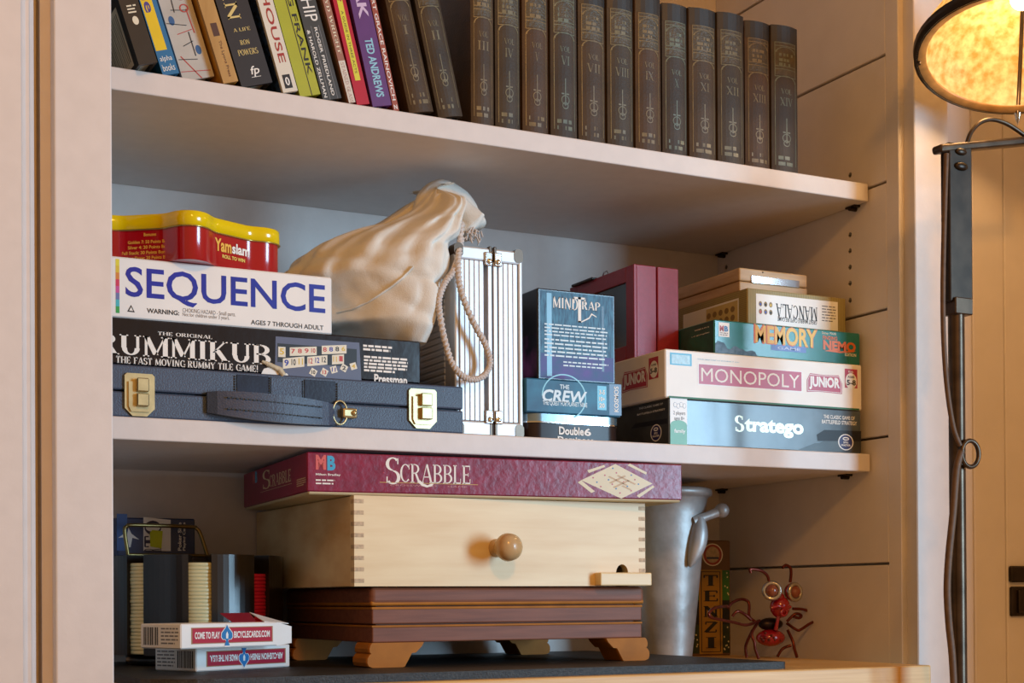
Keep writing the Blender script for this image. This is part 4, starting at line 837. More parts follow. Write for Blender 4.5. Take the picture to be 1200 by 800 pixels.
# crimson hinged display box standing on the white game
pz = b2.topz+g; py = .075; x0 = PY(743, 360, py).x; x1 = min(PY(797, 360, py).x, b3.p.x-.001); pt = PY(743, 309, py).z; pd = .135; xm = PY(770, 360, py).x
CRM = mat('crimson_velour', '8c1a2e', .38, var=.10, scale=200, bump=.15, bscale=900)
pk = thing('display_box', 'crimson hinged box with a dark window frame standing on the white game', 'box', (x0, py, pz))
MB().box((x0+.003, py, pz), (xm-.0007, py+pd, pt), CRM, .0008).build('half_shell', pk)
MB().box((xm+.0007, py, pz), (x1, py+pd, pt), CRM, .0008).build('half_shell', pk)
fw_ = .016
for (ya, yb, za, zb) in ((py, py+fw_, pz, pt), (py+pd-fw_, py+pd, pz, pt), (py+fw_, py+pd-fw_, pz, pz+fw_), (py+fw_, py+pd-fw_, pt-fw_, pt)):
    MB().box((x0, ya, za), (x0+.0034, yb, zb), CRM, .0005).build('window_frame', pk)
MB().box((x0+.0022, py+fw_, pz+fw_), (x0+.0030, py+pd-fw_, pt-fw_), mat('smoked_window', '1b1b1a', .08, var=.1, coat=.5)).build('window_pane', pk)
mb = MB(); mb.tube([(x0+.002, py+.055, pt), (x0+.002, py+.058, pt+.004), (x0+.002, py+.064, pt+.004), (x0+.002, py+.067, pt)], .0009, CHROME, 6); mb.build('clasp', pk)
mb = MB(); mb.box((x0-.004, py+.08, pt-.001), (x0+.012, py+.125, pt+.0015), BLACK, .0005); mb.build('hang_tab', pk)
# ================================================================== worktop things
# brown wooden chest on bracket feet
MAH = mat('brown_mahogany', '86523a', .5, scale=16, stretch=(1, 8, 14), col2='6f412c', thr=(.3, .7), bump=.05, bscale=200, spec=.3)
MAHE = mat('honey_edge_tone', 'a8691f', .6, var=.15, scale=40, spec=.25)  # beads and feet in a yellower honey tone than the case
hx0, hx1, hy0, hd_ = PY(436, 720, 0).x, PY(752, 720, 0).x, 0.0, .235
zc = [PY(440, y, 0).z for y in (687.5, 709, 712.5, 731, 734.5, 753)]
ch = thing('wooden_chest', 'brown wooden chest with stepped mouldings and bracket feet under the pine box', 'chest', (hx0, hy0, ZM))
def tier(z0, z1, o, name, m, bev, seg=3): MB().box((hx0-o, hy0-o, z0), (hx1+o, hy0+hd_, z1), m, bev, seg).build(name, ch)
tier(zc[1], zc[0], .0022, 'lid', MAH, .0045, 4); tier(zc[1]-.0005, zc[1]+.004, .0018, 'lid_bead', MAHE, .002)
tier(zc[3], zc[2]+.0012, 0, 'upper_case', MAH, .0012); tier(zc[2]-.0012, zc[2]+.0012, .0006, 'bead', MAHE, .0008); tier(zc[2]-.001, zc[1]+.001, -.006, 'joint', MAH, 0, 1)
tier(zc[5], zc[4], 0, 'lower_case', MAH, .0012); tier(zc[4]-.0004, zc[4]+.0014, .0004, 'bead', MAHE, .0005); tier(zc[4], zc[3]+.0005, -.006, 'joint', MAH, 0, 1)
fz = ZM
def foot(x0, x1, sgn, yb, yy):
    """bracket foot: two rolls with a slanted inner edge, drawn in the xz plane and extruded in depth"""
    zt = zc[5]; hgt = zt-fz; wf = x1-x0; P = [(wf, 1.0), (wf-.002, .84), (wf-.008, .58), (wf-.012, .56), (wf-.019, 0.02), (wf-.021, 0)]
    P += [(-.002, 0), (-.0058, .06), (-.0072, .20), (-.0070, .38), (-.0050, .52), (-.0034, .57), (-.0048, .62), (-.0052, .76), (-.0040, .92), (-.0025, 1.0)]
    pts_ = [((x0+u) if sgn > 0 else (x1-u), fz+v*hgt) for u, v in P]; n = len(pts_); mb = MB()
    ya, yb_ = (yb-.004, yb+.030) if yy else (yb, yb+.036)
    vs = [(x, ya+.0018, z) for x, z in pts_]+[(x, ya, z) for x, z in [(px+(.001 if px < (x0+x1)/2 else -.001), pz) for px, pz in pts_]]+[(x, yb_, z) for x, z in pts_]
    vs = vs[n:2*n]+vs[:n]+vs[2*n:]
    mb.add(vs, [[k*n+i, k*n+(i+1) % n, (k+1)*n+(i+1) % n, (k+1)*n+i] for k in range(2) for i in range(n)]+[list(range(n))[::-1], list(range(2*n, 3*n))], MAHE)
    mb.build('foot', ch)
fwid = PY(496, 760, 0).x-hx0
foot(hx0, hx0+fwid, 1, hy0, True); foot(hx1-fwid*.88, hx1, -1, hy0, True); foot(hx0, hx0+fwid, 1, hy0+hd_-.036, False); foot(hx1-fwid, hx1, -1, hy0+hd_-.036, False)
# pine box with drawer knob and finger joints
PINE = mat('pale_pine', 'ecd6a8', .42, scale=9, stretch=(1, 6, 9), col2='dec08c', thr=(.3, .75), bump=.03)
PINES = mat('pine_side', 'ecd6a8', .45, scale=7, stretch=(1, 1.4, 4), col2='d0aa72', thr=(.35, .62))
ENDG = mat('end_grain', 'c0a684', .6, var=.25, scale=300)
wy = -.006; wx0, wx1 = PY(415, 630, wy).x, PY(756, 630, wy).x; wz0 = zc[0]+g; wz1 = .1147; wd_ = DB-.004-wy
pb = thing('pine_box', 'pale pine box with a turned knob and finger-jointed corners under the maroon game', 'box', (wx0, wy, wz0))
MB().box((wx0+.0002, wy+.010, wz0), (wx0+.010, wy+wd_, wz1), PINES, .0006).build('side_panel', pb)
MB().box((wx1-.010, wy+.010, wz0), (wx1, wy+wd_, wz1), PINES, .0006).build('side_panel', pb)
MB().box((wx0+.010, wy+wd_-.008, wz0), (wx1-.010, wy+wd_, wz1), PINES).build('back_panel', pb)
MB().box((wx0+.004, wy+.008, wz1-.006), (wx1-.004, wy+wd_, wz1-.0004), PINES).build('lid', pb)
hc = PY(729, 667, wy); NP = [(hc.x+.0068*math.cos(math.pi*k/14), wz0+.0125+.0085*math.sin(math.pi*k/14)) for k in range(15)]
OUT = [(wx0, wz0), (hc.x-.0068, wz0)]+NP[::-1]+[(hc.x+.0068, wz0), (wx1, wz0), (wx1, wz1), (wx0, wz1)]
MB().prism(OUT, -wy-.0100, -wy, PINE, Matrix(((1, 0, 0, 0), (0, 0, -1, 0), (0, 1, 0, 0), (0, 0, 0, 1)))).build('front_panel', pb)
nf = 8; f = Face((wx0, wy, wz0), (1, 0, 0), (0, 0, 1)); hh = wz1-wz0
for i in range(nf):
    v = hh*(i+.32)/nf
    MB().box((wx0-.0002, wy-.0003, wz0+v), (wx0+.0092, wy+.008, wz0+v+hh*.36/nf), ENDG, .0002).build('finger_joint', pb)
    MB().box((wx1-.0072, wy-.0003, wz0+v), (wx1+.0002, wy+.008, wz0+v+hh*.36/nf), ENDG, .0002).build('finger_joint', pb)
kb = PY(582, 642, wy)
KN = mat('turned_knob', 'bd9a6c', .25, var=.1, scale=80, coat=.4)
mb = MB(); mb.lathe([(.0085, 0), (.0085, .003), (.0070, .005), (.0072, .008), (.0062, .010), (.0075, .012), (.0112, .017), (.0130, .023), (.0122, .029), (.0085, .0335), (.003, .0352), (.0003, .0355)], KN, Matrix.Translation(kb) @ Matrix.Rotation(math.pi/2, 4, 'X'), 28); mb.build('knob', pb)
s0, s1 = PY(697, 676, wy), PY(757, 684, wy)
mb = MB(); mb.box((s0.x, wy-.011, wz0+.0002), (wx1+.0006, wy+.0005, wz0+.0128), PINE, .0012, 2); mb.build('ledge', pb)
# maroon crossword game
MAR = mat('maroon_wrap', '8d1540', .34, scale=120, col2='741036', thr=(.3, .7), coat=.2, bump=.22, bscale=170)
MARS = mat('maroon_side', '8d1540', .4, var=.08)
A = PY(362, 576, 0); yaw = math.radians(-4.3); ln = .372
sz0 = wz1+g
trb = Box('crossword_game_box', 'maroon crossword game box with white script title on the pine box', 'game box', (A.x, .002, sz0), ln, .245, .0065, mat('cream_tray', 'c8b890', .6, var=.06), yaw)
zt6 = sz0+.0368
M6 = Matrix.Translation((A.x, .002, 0)) @ Matrix.Rotation(yaw, 4, 'Z')
mb = MB(); mb.box((-.0012, -.0012, sz0+.0022), (ln+.0012, .2462, zt6), MAR, .0010, 1, M6); lidm = mb.build('lid', trb.o)
U6 = V((math.cos(yaw), math.sin(yaw), 0)); D6 = V((-math.sin(yaw), math.cos(yaw), 0)); O6 = V((A.x, .002, sz0))-U6*.0012-D6*.0012
f = Face(O6, U6, (0, 0, 1)); fl = Face(O6+D6*.2474, -D6, (0, 0, 1))
mb = MB(); fl.quad(mb, .001, .003, .2465, .0362, MARS); mb.build('side_print', trb.o)
mb = MB(); f.tpx(mb, serif('S', .8), (452, 567), (469, 536), WHITE); f.tpx(mb, serif('CRABBLE', .85), (469, 565), (551, 545.5), WHITE); mb.build('title_lettering', trb.o)
mb = MB(); f.qpx(mb, (445, 564.5), (560, 568.2), GOLD, .0005); mb.build('title_rule', trb.o)
mb = MB(); f.tpx(mb, sans('CROSSWORD     GAME'), (457, 569), (547, 569.5), mat('rose_gold_ink', 'c98a86', .4, var=0)); mb.build('small_lettering', trb.o)
mb = MB(); P = [(489, 564), (494, 569), (500, 571), (506, 569.5), (508, 567), (505, 566.5), (501, 568.5), (496, 566.5), (492, 562.5)]; f.ppx(mb, P, WHITE, .0006); mb.build('title_flourish', trb.o)
mb = MB(); f.tpx(mb, sans('M', .05), (370, 550), (382, 533), mat('mb_red', 'd2605c', .4, var=0)); mb.build('maker_logo', trb.o)
mb = MB(); f.tpx(mb, sans('B', .05), (383.5, 551), (393, 534), mat('mb_cyan', '3fa6d0', .4, var=0)); mb.build('maker_logo', trb.o)
mb = MB(); f.tpx(mb, sans('Milton Bradley', .02), (370, 557.5), (399, 555), WHITE); f.lpx(mb, (370, 568), (393, 561), 2, WHITE); mb.build('maker_lettering', trb.o)
mb = MB(); BRD = mat('board_cream', 'd8cba8', .4, var=.03); q = [(681, 562.5), (721, 543.5), (764.5, 566.5), (728, 584)]; f.ppx(mb, q, BRD); bp_ = mb.build('board_picture', trb.o)
mb = MB(); uv = [f.px(*p) for p in q]; cols = [mat('sq_red', 'b8455a', .4, var=0), mat('sq_blue', '2f6fa8', .4, var=0)]
def bq(s_, t_): a = V(uv[0]).lerp(V(uv[1]), s_); b = V(uv[3]).lerp(V(uv[2]), s_); return a.lerp(b, t_)
for i in range(1, 12):
    for j in range(1, 12):
        if (i*3+j*5) % 7 == 0: c = bq(i/12, j/12); f.disc(mb, c.x, c.y, .0009, .0008, cols[(i+j) % 2], .0006, 6)
for (i0, j0, i1, j1) in ((4, 5, 9, 5), (6, 3, 6, 8), (3, 7, 8, 7), (8, 4, 8, 9), (5, 8, 5, 10)):
    a, b, c, d = bq(i0/12, j0/12), bq((i1+.6)/12, j0/12) if j0 == j1 else bq((i0+.6)/12, j0/12), bq((i1+.6)/12, (j1+.6)/12), bq(i0/12, (j1+.6)/12); f.poly(mb, [tuple(a), tuple(b), tuple(c), tuple(d)], mat('tile_tan', 'c09a68', .4, var=0), .0007)
mb.build('letter_squares', bp_)
for P in ([(677, 565), (693, 577.5), (697, 575.5), (681, 562.5)], [(688, 551), (708, 544.5), (709, 547), (690, 554)], [(735, 545), (757, 556), (758, 553.5), (738, 543)], [(746, 580.5), (765, 568.5), (767, 570.5), (749, 583)]):
    mb = MB(); f.ppx(mb, P, BRD, .0005); mb.build('tile_rack_picture', trb.o)
mb = MB(); k = mat('dull_gold_ink', 'dcc9a0', .5, var=0); fl.tpx(mb, serif('S', .8), (308, 574), (317, 549), k); fl.tpx(mb, serif('CRABBLE', .85), (316, 571), (341, 549), k); mb.build('side_lettering', trb.o)
mb = MB(); fl.qpx(mb, (305.5, 576.5), (342, 566.5), k); mb.build('title_rule', trb.o)
mb = MB(); fl.tpx(mb, sans('M', .05), (296.5, 567), (298.8, 552), mat('mb_red', 'd2605c', .4, var=0)); fl.tpx(mb, sans('B', .05), (299.2, 566), (301.6, 551.5), mat('mb_cyan', '3fa6d0', .4, var=0)); mb.build('maker_logo', trb.o)
mb = MB(); fl.lpx(mb, (348, 571), (359, 558), 4, k); mb.build('small_lettering', trb.o)
# pewter pitcher with a ball-ended handle
PEW = mat('worn_pewter', 'b6b4b2', .46, metal=.45, var=.3, scale=26, bump=.3, bscale=60)
pc = V((-.1350, .190, ZC)); ptop = PY(770, 573, .196).z; H = ptop-ZC
pw_ = thing('pewter_pitcher', 'dull pewter pitcher with a flared rim and a ball-ended handle behind the chest', 'pitcher', pc)
T = Matrix.Translation(pc); rt0 = PY(824, 590, .196).x-pc.x-.0085; rb0 = .029
prof = [(.001, 0), (rb0-.002, 0), (rb0, .002)]+[(rb0+(rt0-rb0)*(k/10)**.92, .004+(H-.016)*k/10) for k in range(11)]+[(rt0+.002, H-.010), (rt0+.0055, H-.0085), (rt0+.0060, H-.0045), (rt0+.0050, H-.0015), (rt0+.001, H), (rt0-.003, H-.002), (rt0-.004, H-.02), (rb0-.004, .006), (.001, .006)]
mb = MB(); mb.lathe(prof, PEW, T, 48, False); mb.build('vessel', pw_)
sa, sb = PY(817, 606, .150), PY(806, 664, .150)
mb = MB(); Pn = []; Rn = []
for k in range(13):
    t = k/12; p = sa.lerp(sb, t); Pn.append(p+V((.004*math.sin(math.pi*t), -.004, 0))); Rn.append(.0016+.0090*math.sin(math.pi*min(1, .12+t*.88))**.8)
mb.tube(Pn, Rn, PEW, 14); mb.build('handle_mount', pw_)
ba, bb = PY(812, 611, .148), PY(846, 598, .140)
mb = MB(); mb.tube([ba, ba.lerp(bb, .5), ba.lerp(bb, .85)], [.0062, .0048, .0055], PEW, 14); mb.ball(bb, .0083, PEW, 20); mb.build('handle', pw_)
# tube of dice standing behind the pitcher
ty_ = .215; t0, t1 = PY(806, 700, ty_).x, PY(853, 700, ty_).x; tzt = PY(830, 633, ty_).z
tb = Box('dice_game_box', 'tall brown dice game box with a gold label beside the pewter pitcher', 'game box', (t0, ty_, ZC), t1-t0, .035, tzt-ZC, mat('kraft_brown', '6a4c30', .5, var=.1), math.radians(-6))
f = tb.front; W_, H_ = tb.w, tb.h
GRN = mat('dice_green', '2f6a2c', .35, var=.1); DB_ = mat('dice_black', '141412', .35, var=.1); PIP = mat('pip_cream', 'cfc79a', .5, var=0)
for (v0, v1, m_) in ((.48, .74, GRN), (.27, .48, DB_), (.02, .27, mat('dice_olive', '24321a', .4, var=.1))):
    mb = MB(); f.quad(mb, W_*.03, H_*v0, W_*.97, H_*v1, m_); mb.build('dice_panel', tb.o)
mb = MB()
for i in range(30):
    u = random.choice((random.uniform(.06, .22), random.uniform(.84, .95))); f.disc(mb, W_*u, H_*random.choice((random.uniform(.04, .26), random.uniform(.5, .72))), .0009, .0011, PIP, .0006, 8)
tag(mb.build('dice_pips', tb.o), kind='stuff')
mb = MB(); f.quad(mb, W_*.26, H_*.015, W_*.80, H_*.745, mat('label_gold', '9a7424', .4, var=.08), .0008); lb = mb.build('gold_label', tb.o)
mb = MB()
for (a, b, c, d) in ((.30, .03, .32, .73), (.74, .03, .76, .73), (.30, .03, .76, .036), (.30, .724, .76, .73)): f.quad(mb, W_*a, H_*b, W_*c, H_*d, INK, .0010)
mb.build('label_border', lb)
for i, c_ in enumerate('TENZI'):
    mb = MB(); wl = .12 if c_ == 'I' else .17; f.text(mb, serif(c_, 1.3), W_*(.53-wl), H_*(.605-.135*i), W_*(.53+wl), H_*(.70-.135*i), INK, .0011); mb.build('title_letter', tb.o)
mb = MB(); f.disc(mb, W_*.58, H_*.875, W_*.24, H_*.098, CREAM, .0006); f.disc(mb, W_*.58, H_*.875, W_*.215, H_*.089, mat('seal_red', '9c3a2a', .4, var=0), .0008); f.disc(mb, W_*.58, H_*.875, W_*.16, H_*.07, mat('seal_sand', 'b59a72', .4, var=.2, scale=300), .0010); f.quad(mb, W_*.44, H_*.838, W_*.72, H_*.855, mat('seal_navy', '26304a', .4, var=0), .0012); mb.build('seal_sticker', tb.o)
# poker chip carousel
cc = V((PY(231, 700, .195).x, .195, ZM)); CR = .0830; ctz = PY(231, 649, .112).z
EB = mat('dark_lacquered_wood', '1e1a19', .28, scale=30, stretch=(1, 1, .3), col2='100e0e', coat=.3)
ca = thing('poker_chip_carousel', 'dark wooden poker chip carousel with a brass handle beside the chest', 'chip rack', cc)
def toW(r, a, z): return cc+V((r*math.sin(a), -r*math.cos(a), z))
chh = ctz-ZM; AO = -.235
mb = MB(); mb.lathe([(.001, 0), (CR*.80, 0), (CR*.82, .002), (CR*.82, .010), (.001, .010)], EB, Matrix.Translation(cc), 40, False); mb.build('base', ca)
mb = MB(); mb.lathe([(.001, .008), (CR*.62, .008), (CR*.62, chh-.002), (.001, chh-.002)], EB, Matrix.Translation(cc), 32, False); mb.build('core', ca)
IV = mat('ivory_chip', 'd8d2a4', .35, var=.05); REDC = mat('red_chip', 'b0123a', .35, var=.05); BLC = mat('blue_chip', '22356e', .35, var=.05)
for k in range(8):
    a = AO+k*math.pi/4; mid = a+math.pi/8
    P = []
    for j in range(9): t = mid-.265+.53*j/8; P.append((CR*math.sin(t), -CR*math.cos(t)*1.0))
    for j in range(9): t = mid+.265-.53*j/8; P.append((CR*.55*math.sin(t), -CR*.55*math.cos(t)))
    mb = MB(); mb.prism([(cc.x+x, cc.y+y) for x, y in P], ZM+.010, ctz, EB, None, False); mb.build('divider', ca)
    if k in (0, 7, 1):
        rc_ = .0195; o_ = toW(CR-.021, a, 0); m_ = (REDC if k == 1 else IV); zt = chh-.006-(.010 if k == 1 else 0); n_ = int((zt-.012)/.0034)
        for q in range(n_):
            z = .0112+q*.0034
            chip = MB().lathe([(rc_*.97, 0), (rc_, .0005), (rc_, .0028), (rc_*.97, .0033)], m_, Matrix.Translation(o_+V((random.uniform(-.0004, .0004), random.uniform(-.0004, .0004), z))), 20).build('poker_chip', origin=o_+V((0, 0, z)))
            tag(chip, ('crimson' if k == 1 else 'ivory')+' poker chip stacked in '+('the far right slot' if False else 'the slot facing the pine box' if k == 1 else 'the middle slot of the dark carousel' if k == 0 else 'the carousel slot next to the stile'), 'poker chip', 'crimson poker chips' if k == 1 else 'ivory poker chips in the '+('middle slot' if k == 0 else 'slot by the stile'))
hp_ = [PY(150, 641, .18), PY(146, 622, .18), PY(149, 616.5, .18), PY(158, 615, .18), PY(222, 617, .19), PY(230, 619, .19), PY(235, 626, .19), PY(243, 646, .19)]
hp_[0].z = ctz+.001; hp_[-1].z = ctz+.001
mb = MB(); mb.tube(smooth_pts(hp_, 4), .0019, mat('aged_brass', '8b7a4e', .35, metal=.9, var=.2), 10); mb.tube([hp_[0], hp_[-1]], .0017, mat('aged_brass', '8b7a4e', .35, metal=.9, var=.2), 10); mb.build('handle', ca)
# blue card carton behind it
by_ = .2150; bx0, bx1 = PY(137, 620, by_).x, PY(229, 620, by_).x; bzt = PY(150, 603, by_).z
bb_ = Box('card_carton', 'blue playing card carton with a yellow price sticker standing on the chip carousel', 'card carton', (bx0, by_, ctz+.0004), bx1-bx0, .024, bzt-ctz-.003, mat('navy_card', '12305e', .35, var=.1), math.radians(1))
f = bb_.front
mb = MB(); f.qpx(mb, (137, 645), (149, 602), mat('royal_blue_card', '1d5a9c', .3, var=.1)); mb.build('side_band', bb_.o)
mb = MB(); f.ppx(mb, [(168, 645), (200, 645.5), (200, 609), (168, 605.5)], CARDW); mb.build('title_panel', bb_.o)
mb = MB(); f.tpx(mb, serif('TO', 1.2), (169, 641), (189, 610), mat('navy_ink', '14224e', .4, var=0), .0008, rot=90); f.tpx(mb, serif('R', 1.2), (169, 645.5), (189, 642.5), mat('navy_ink', '14224e', .4, var=0), .0008, rot=90); mb.build('title_lettering', bb_.o)
mb = MB(); f.tpx(mb, sans('Poker Size', .02), (208.5, 645), (212.5, 612), CARDW, .0006, rot=90); f.tpx(mb, sans('Playing Cards', .02), (214, 645), (218, 612), CARDW, .0006, rot=90); mb.build('small_lettering', bb_.o)
mb = MB(); f.ppx(mb, [(138.5, 630), (144, 626), (149, 625), (150.5, 618), (154, 625), (163, 632), (155, 630), (153, 641), (150, 641), (149, 629)], CARDW, .0006); mb.build('star_logo', bb_.o)
mb = MB(); f.ppx(mb, [(176, 640), (189, 642.5), (190.5, 622), (178, 621), (175.5, 624)], mat('sticker_yellow', 'c8d41e', .5, var=.06), .0014); mb.build('price_sticker', bb_.o)
# two card decks
def deck(label, fl_, fr_, bl_, z, h, open_):
    A, B, D_ = PZ(*fl_, z), PZ(*fr_, z), PZ(*bl_, z); w_ = (B-A).length; yw = math.atan2(B.y-A.y, B.x-A.x); d_ = min(.053, (D_-A).length)
    b = Box('card_deck', label, 'card deck', A, w_, d_, h, CARDW, yw, .0010, 'decks of playing cards'); f = b.front; L = b.left
    mb = MB(); f.quad(mb, w_*.10, h*.18, w_*.95, h*.84, mat('brown_rule', 'a87c58', .5, var=0)); f.quad(mb, w_*.112, h*.215, w_*.938, h*.805, mat('card_red', 'b01c3a', .35, var=.04), .0006); pn = mb.build('red_panel', b.o)
    mb = MB(); u = w_*(.46 if open_ else .49); s_ = h*.44; bl = mat('spade_blue', '1f78b8', .35, var=0)
    P = [(0, .98), (.2, .66), (.62, .22), (.66, -.14), (.48, -.36), (.2, -.36), (.12, -.5), (.32, -.95), (-.32, -.95), (-.12, -.5), (-.2, -.36), (-.48, -.36), (-.66, -.14), (-.62, .22), (-.2, .66)]
    sg = 1 if open_ else -1
    f.poly(mb, [(u+x*s_*1.12*1.0*sg, h*.5+y*s_*1.12*sg) for x, y in P], CARDW, .0009); f.poly(mb, [(u+x*s_*sg, h*.5+y*s_*sg) for x, y in P], bl, .0011); f.poly(mb, [(u+s_*x, h*.5+s_*y) for x, y in ((-.12, -.3), (.12, -.3), (.14, .1), (0, .36), (-.14, .1))], CARDW, .0013); mb.build('spade_emblem', b.o)
    mb = MB(); rt_ = 0 if open_ else 180; t_ = ('COME TO PLAY', 'BICYCLECARDS.COM') if open_ else ('MADE IN THE U.S.A.', 'AIR-CUSHION FINISH')
    f.text(mb, sans(t_[0], .03), w_*.135, h*.38, u-s_*.85, h*.66, WHITE, .0009, rt_); f.text(mb, sans(t_[1], .03), u+s_*.85, h*.38, w_*.915, h*.66, WHITE, .0009, rt_); mb.build('lettering', b.o)
    mb = MB(); ua, ub = (d_*.08, d_*.45) if open_ else (d_*.55, d_*.93); x = ua
    while x < ub: k = random.uniform(.0006, .0018); L.quad(mb, x, h*.14, min(x+k, ub), h*.86, INK); x += k+random.uniform(.0005, .0012)
    mb.build('barcode', b.o)
    mb = MB(); L.lines(mb, *( (d_*.52, h*.15, d_*.95, h*.88) if open_ else (d_*.06, h*.15, d_*.50, h*.9)), 5, GREYINK, fill=.4); mb.build('small_print', b.o)
    return b
zd = ZM+.0002
dk1 = deck('sealed card deck lying at the bottom of the pair on the mat', (230, 787), (340, 780.9), (185, 784), zd, .0205, False)
dk2 = deck('opened card deck with a raised flap on the sealed deck', (212, 760.5), (325, 756.3), (170, 757), zd+.0207, .0208, True)
o_ = dk2.p+dk2.U*dk2.w; h = dk2.h
mb = MB(); a = [o_-dk2.U*.001, o_+dk2.U*.019+V((0, 0, .001)), o_+dk2.U*.019+V((0, 0, h*.92)), o_-dk2.U*.001+V((0, 0, h))]
def slab(mb, P, d, m): P = [V(p) for p in P]; n = len(P); vs = P+[p+d for p in P]; mb.add(vs, [list(range(n)), list(range(2*n-1, n-1, -1))]+[[i, (i+1) % n, n+(i+1) % n, n+i][::-1] for i in range(n)], m)
slab(mb, [a[0], o_+dk2.U*.017-V((0, 0, -.002)), o_+dk2.U*.017+V((0, 0, h*.80)), a[3]], dk2.D*.0006, CARDW); mb.build('side_flap', dk2.o)
q = o_+V((0, 0, h)); mb = MB(); slab(mb, [q+dk2.D*.020-dk2.U*.034, q+dk2.D*.020-dk2.U*.006, q+dk2.D*.036+V((0, 0, .0075))+dk2.U*.000, q+dk2.D*.036+V((0, 0, .0075))-dk2.U*.034], V((0, 0, .0006)), mat('flap_red', '8c2032', .4, var=.05)); mb.build('top_flap', dk2.o)
mb = MB(); slab(mb, [q+dk2.D*.010-dk2.U*.006, q+dk2.D*.036+V((0, 0, .0080)), q+dk2.D*.040+dk2.U*.018+V((0, 0, .003)), q+dk2.D*.006+dk2.U*.019+V((0, 0, -.002))], V((0, 0, .0006)), CARDW); mb.build('tuck_flap', dk2.o)
# red wire beetle sculpture
RDM = mat('red_enamel', '9c1220', .18, var=.2, scale=150, coat=.6); WIRE = mat('copper_wire', '6a2c20', .28, metal=.7, var=.3, scale=90); DKM = mat('dark_scrap_metal', '2a1e1c', .35, metal=.7, var=.3)
iy = .105; ip = lambda x, y, dy=0: PY(x, y, iy+dy)
an = thing('wire_insect', 'red metal wire insect sculpture with bulging eyes standing by the plank wall', 'figurine', (ip(908, 770).x, iy, ZC))
def Wt(P, r, m, name, k=5):
    pts_ = smooth_pts([ip(*p) for p in P], k); mb = MB(); mb.tube(pts_, r, m, 8); return mb.build(name, an)
zf = PY(888, 771, iy).z
for P in ([(888, 729, 0), (881, 742, -.01), (884, 752, -.014), (885, 760, -.014), (889, 770, -.014)], [(923, 738, 0), (929, 751, -.008), (931, 760, -.01), (934, 771, -.01)], [(927, 756, .012), (917, 760, .016), (911, 769, .018)], [(882, 738, .015), (874, 756, .02), (875, 769.5, .02)]):
    pts_ = [ip(*p) for p in P]; pts_[-1].z = ZC+.0008
    mb = MB(); mb.tube(smooth_pts(pts_, 5), .0017, WIRE, 8); mb.build('leg', an)
mb = MB(); mb.ball(ip(903, 747), .0155, RDM, 20, (1.12, .9, .62)); bd = mb.build('abdomen', an)
mb = MB(); [mb.ball(ip(890+random.uniform(0, 26), 741+random.uniform(0, 9), -.0125), .0016, WIRE, 8) for _ in range(10)]; mb.build('rivets', bd)
mb = MB(); mb.ball(ip(903, 731, .002), .0105, DKM, 16, (1.5, .9, .7)); mb.build('thorax', an)
mb = MB(); mb.tube([ip(909, 738, -.010), ip(911, 728, -.012), ip(913, 718, -.012)], [.0024, .0018, .0024], RDM, 10); mb.build('neck', an)
mb = MB(); mb.ball(ip(914, 711, -.010), .0118, RDM, 16, (1.0, .9, 1.05)); mb.ball(ip(913, 700, -.010), .0062, RDM, 12); mb.tube([ip(904, 712, -.018), ip(911, 709.5, -.021), ip(920, 712, -.020), ip(926, 711, -.016)], .0018, RDM, 8); hd2 = mb.build('head', an)
m_c = ip(918, 717.5, -.019)
mb = MB(); mb.tube([m_c+V((.0040*math.cos(t), -.001, .0034*math.sin(t))) for t in [math.pi*2*k/16 for k in range(16)]], .0013, RDM, 8, True); mb.build('mouth_ring', hd2)
EYE = mat('steel_washer', 'b9b4ac', .2, metal=.8, var=.1)
for (x, y, s_) in ((904.5, 692, -1), (929.5, 693.5, 1)):
    e = ip(x, y, -.014); Me = Matrix.Translation(e) @ Matrix.Rotation(s_*.35-.25, 4, 'Z') @ Matrix.Rotation(math.pi/2, 4, 'X')
    mb = MB(); mb.lathe([(r*1.22, z) for r, z in ((.0001, -.006), (.0075, -.005), (.0088, 0), (.0086, .0030), (.0074, .0042), (.0068, .0030))], RDM, Me, 20, False); ey_ = mb.build('eye', an)
    mb = MB(); mb.lathe([(r*1.22, z) for r, z in ((.0054, .0035), (.0062, .0052), (.0082, .0050), (.0092, .0030), (.0088, .0012))], EYE, Me, 24, False); mb.build('eye_ring', ey_)
    mb = MB(); mb.ball(Me @ V((0, 0, .0022)), .0070, mat('amber_eye', '8a4a34', .12, var=.2, coat=.6), 14); mb.build('eyeball', ey_)
Wt([(901, 680, -.012), (899, 674, -.013), (893, 669, -.014), (885, 667, -.014), (879, 667, -.014), (880, 671, -.014)], .0017, WIRE, 'antenna')
Wt([(926, 682, -.012), (927, 672, -.014), (926, 665, -.015), (921, 662, -.015), (917, 665, -.015)], .0017, WIRE, 'antenna')
Wt([(890, 727, .0), (875, 732, -.01), (860, 729, -.02), (845, 726, -.03), (833, 723, -.036), (831, 718, -.036), (838, 712, -.03), (852, 710, -.01)], .0017, WIRE, 'front_arm')
Wt([(885, 728, .004), (878, 722, .010), (878, 710, .014), (876, 704, .016), (868, 702, .016), (858, 706, .012), (853, 712, .01)], .0017, WIRE, 'wing_wire')
Wt([(858, 722, .0), (864, 716, -.002), (872, 719, .0), (880, 726, .0)], .0017, WIRE, 'wing_wire')
Wt([(922, 730, .004), (934, 738, -.006), (939, 737, -.008), (948, 731, -.006), (956, 726, .0), (953, 719, .004), (942, 714, .008), (929, 713, .010)], .0017, WIRE, 'wing_wire')
Wt([(922, 728, .004), (932, 719, .0), (939, 721, .0), (936, 724, .0), (930, 722, .0)], .0017, WIRE, 'wing_wire')
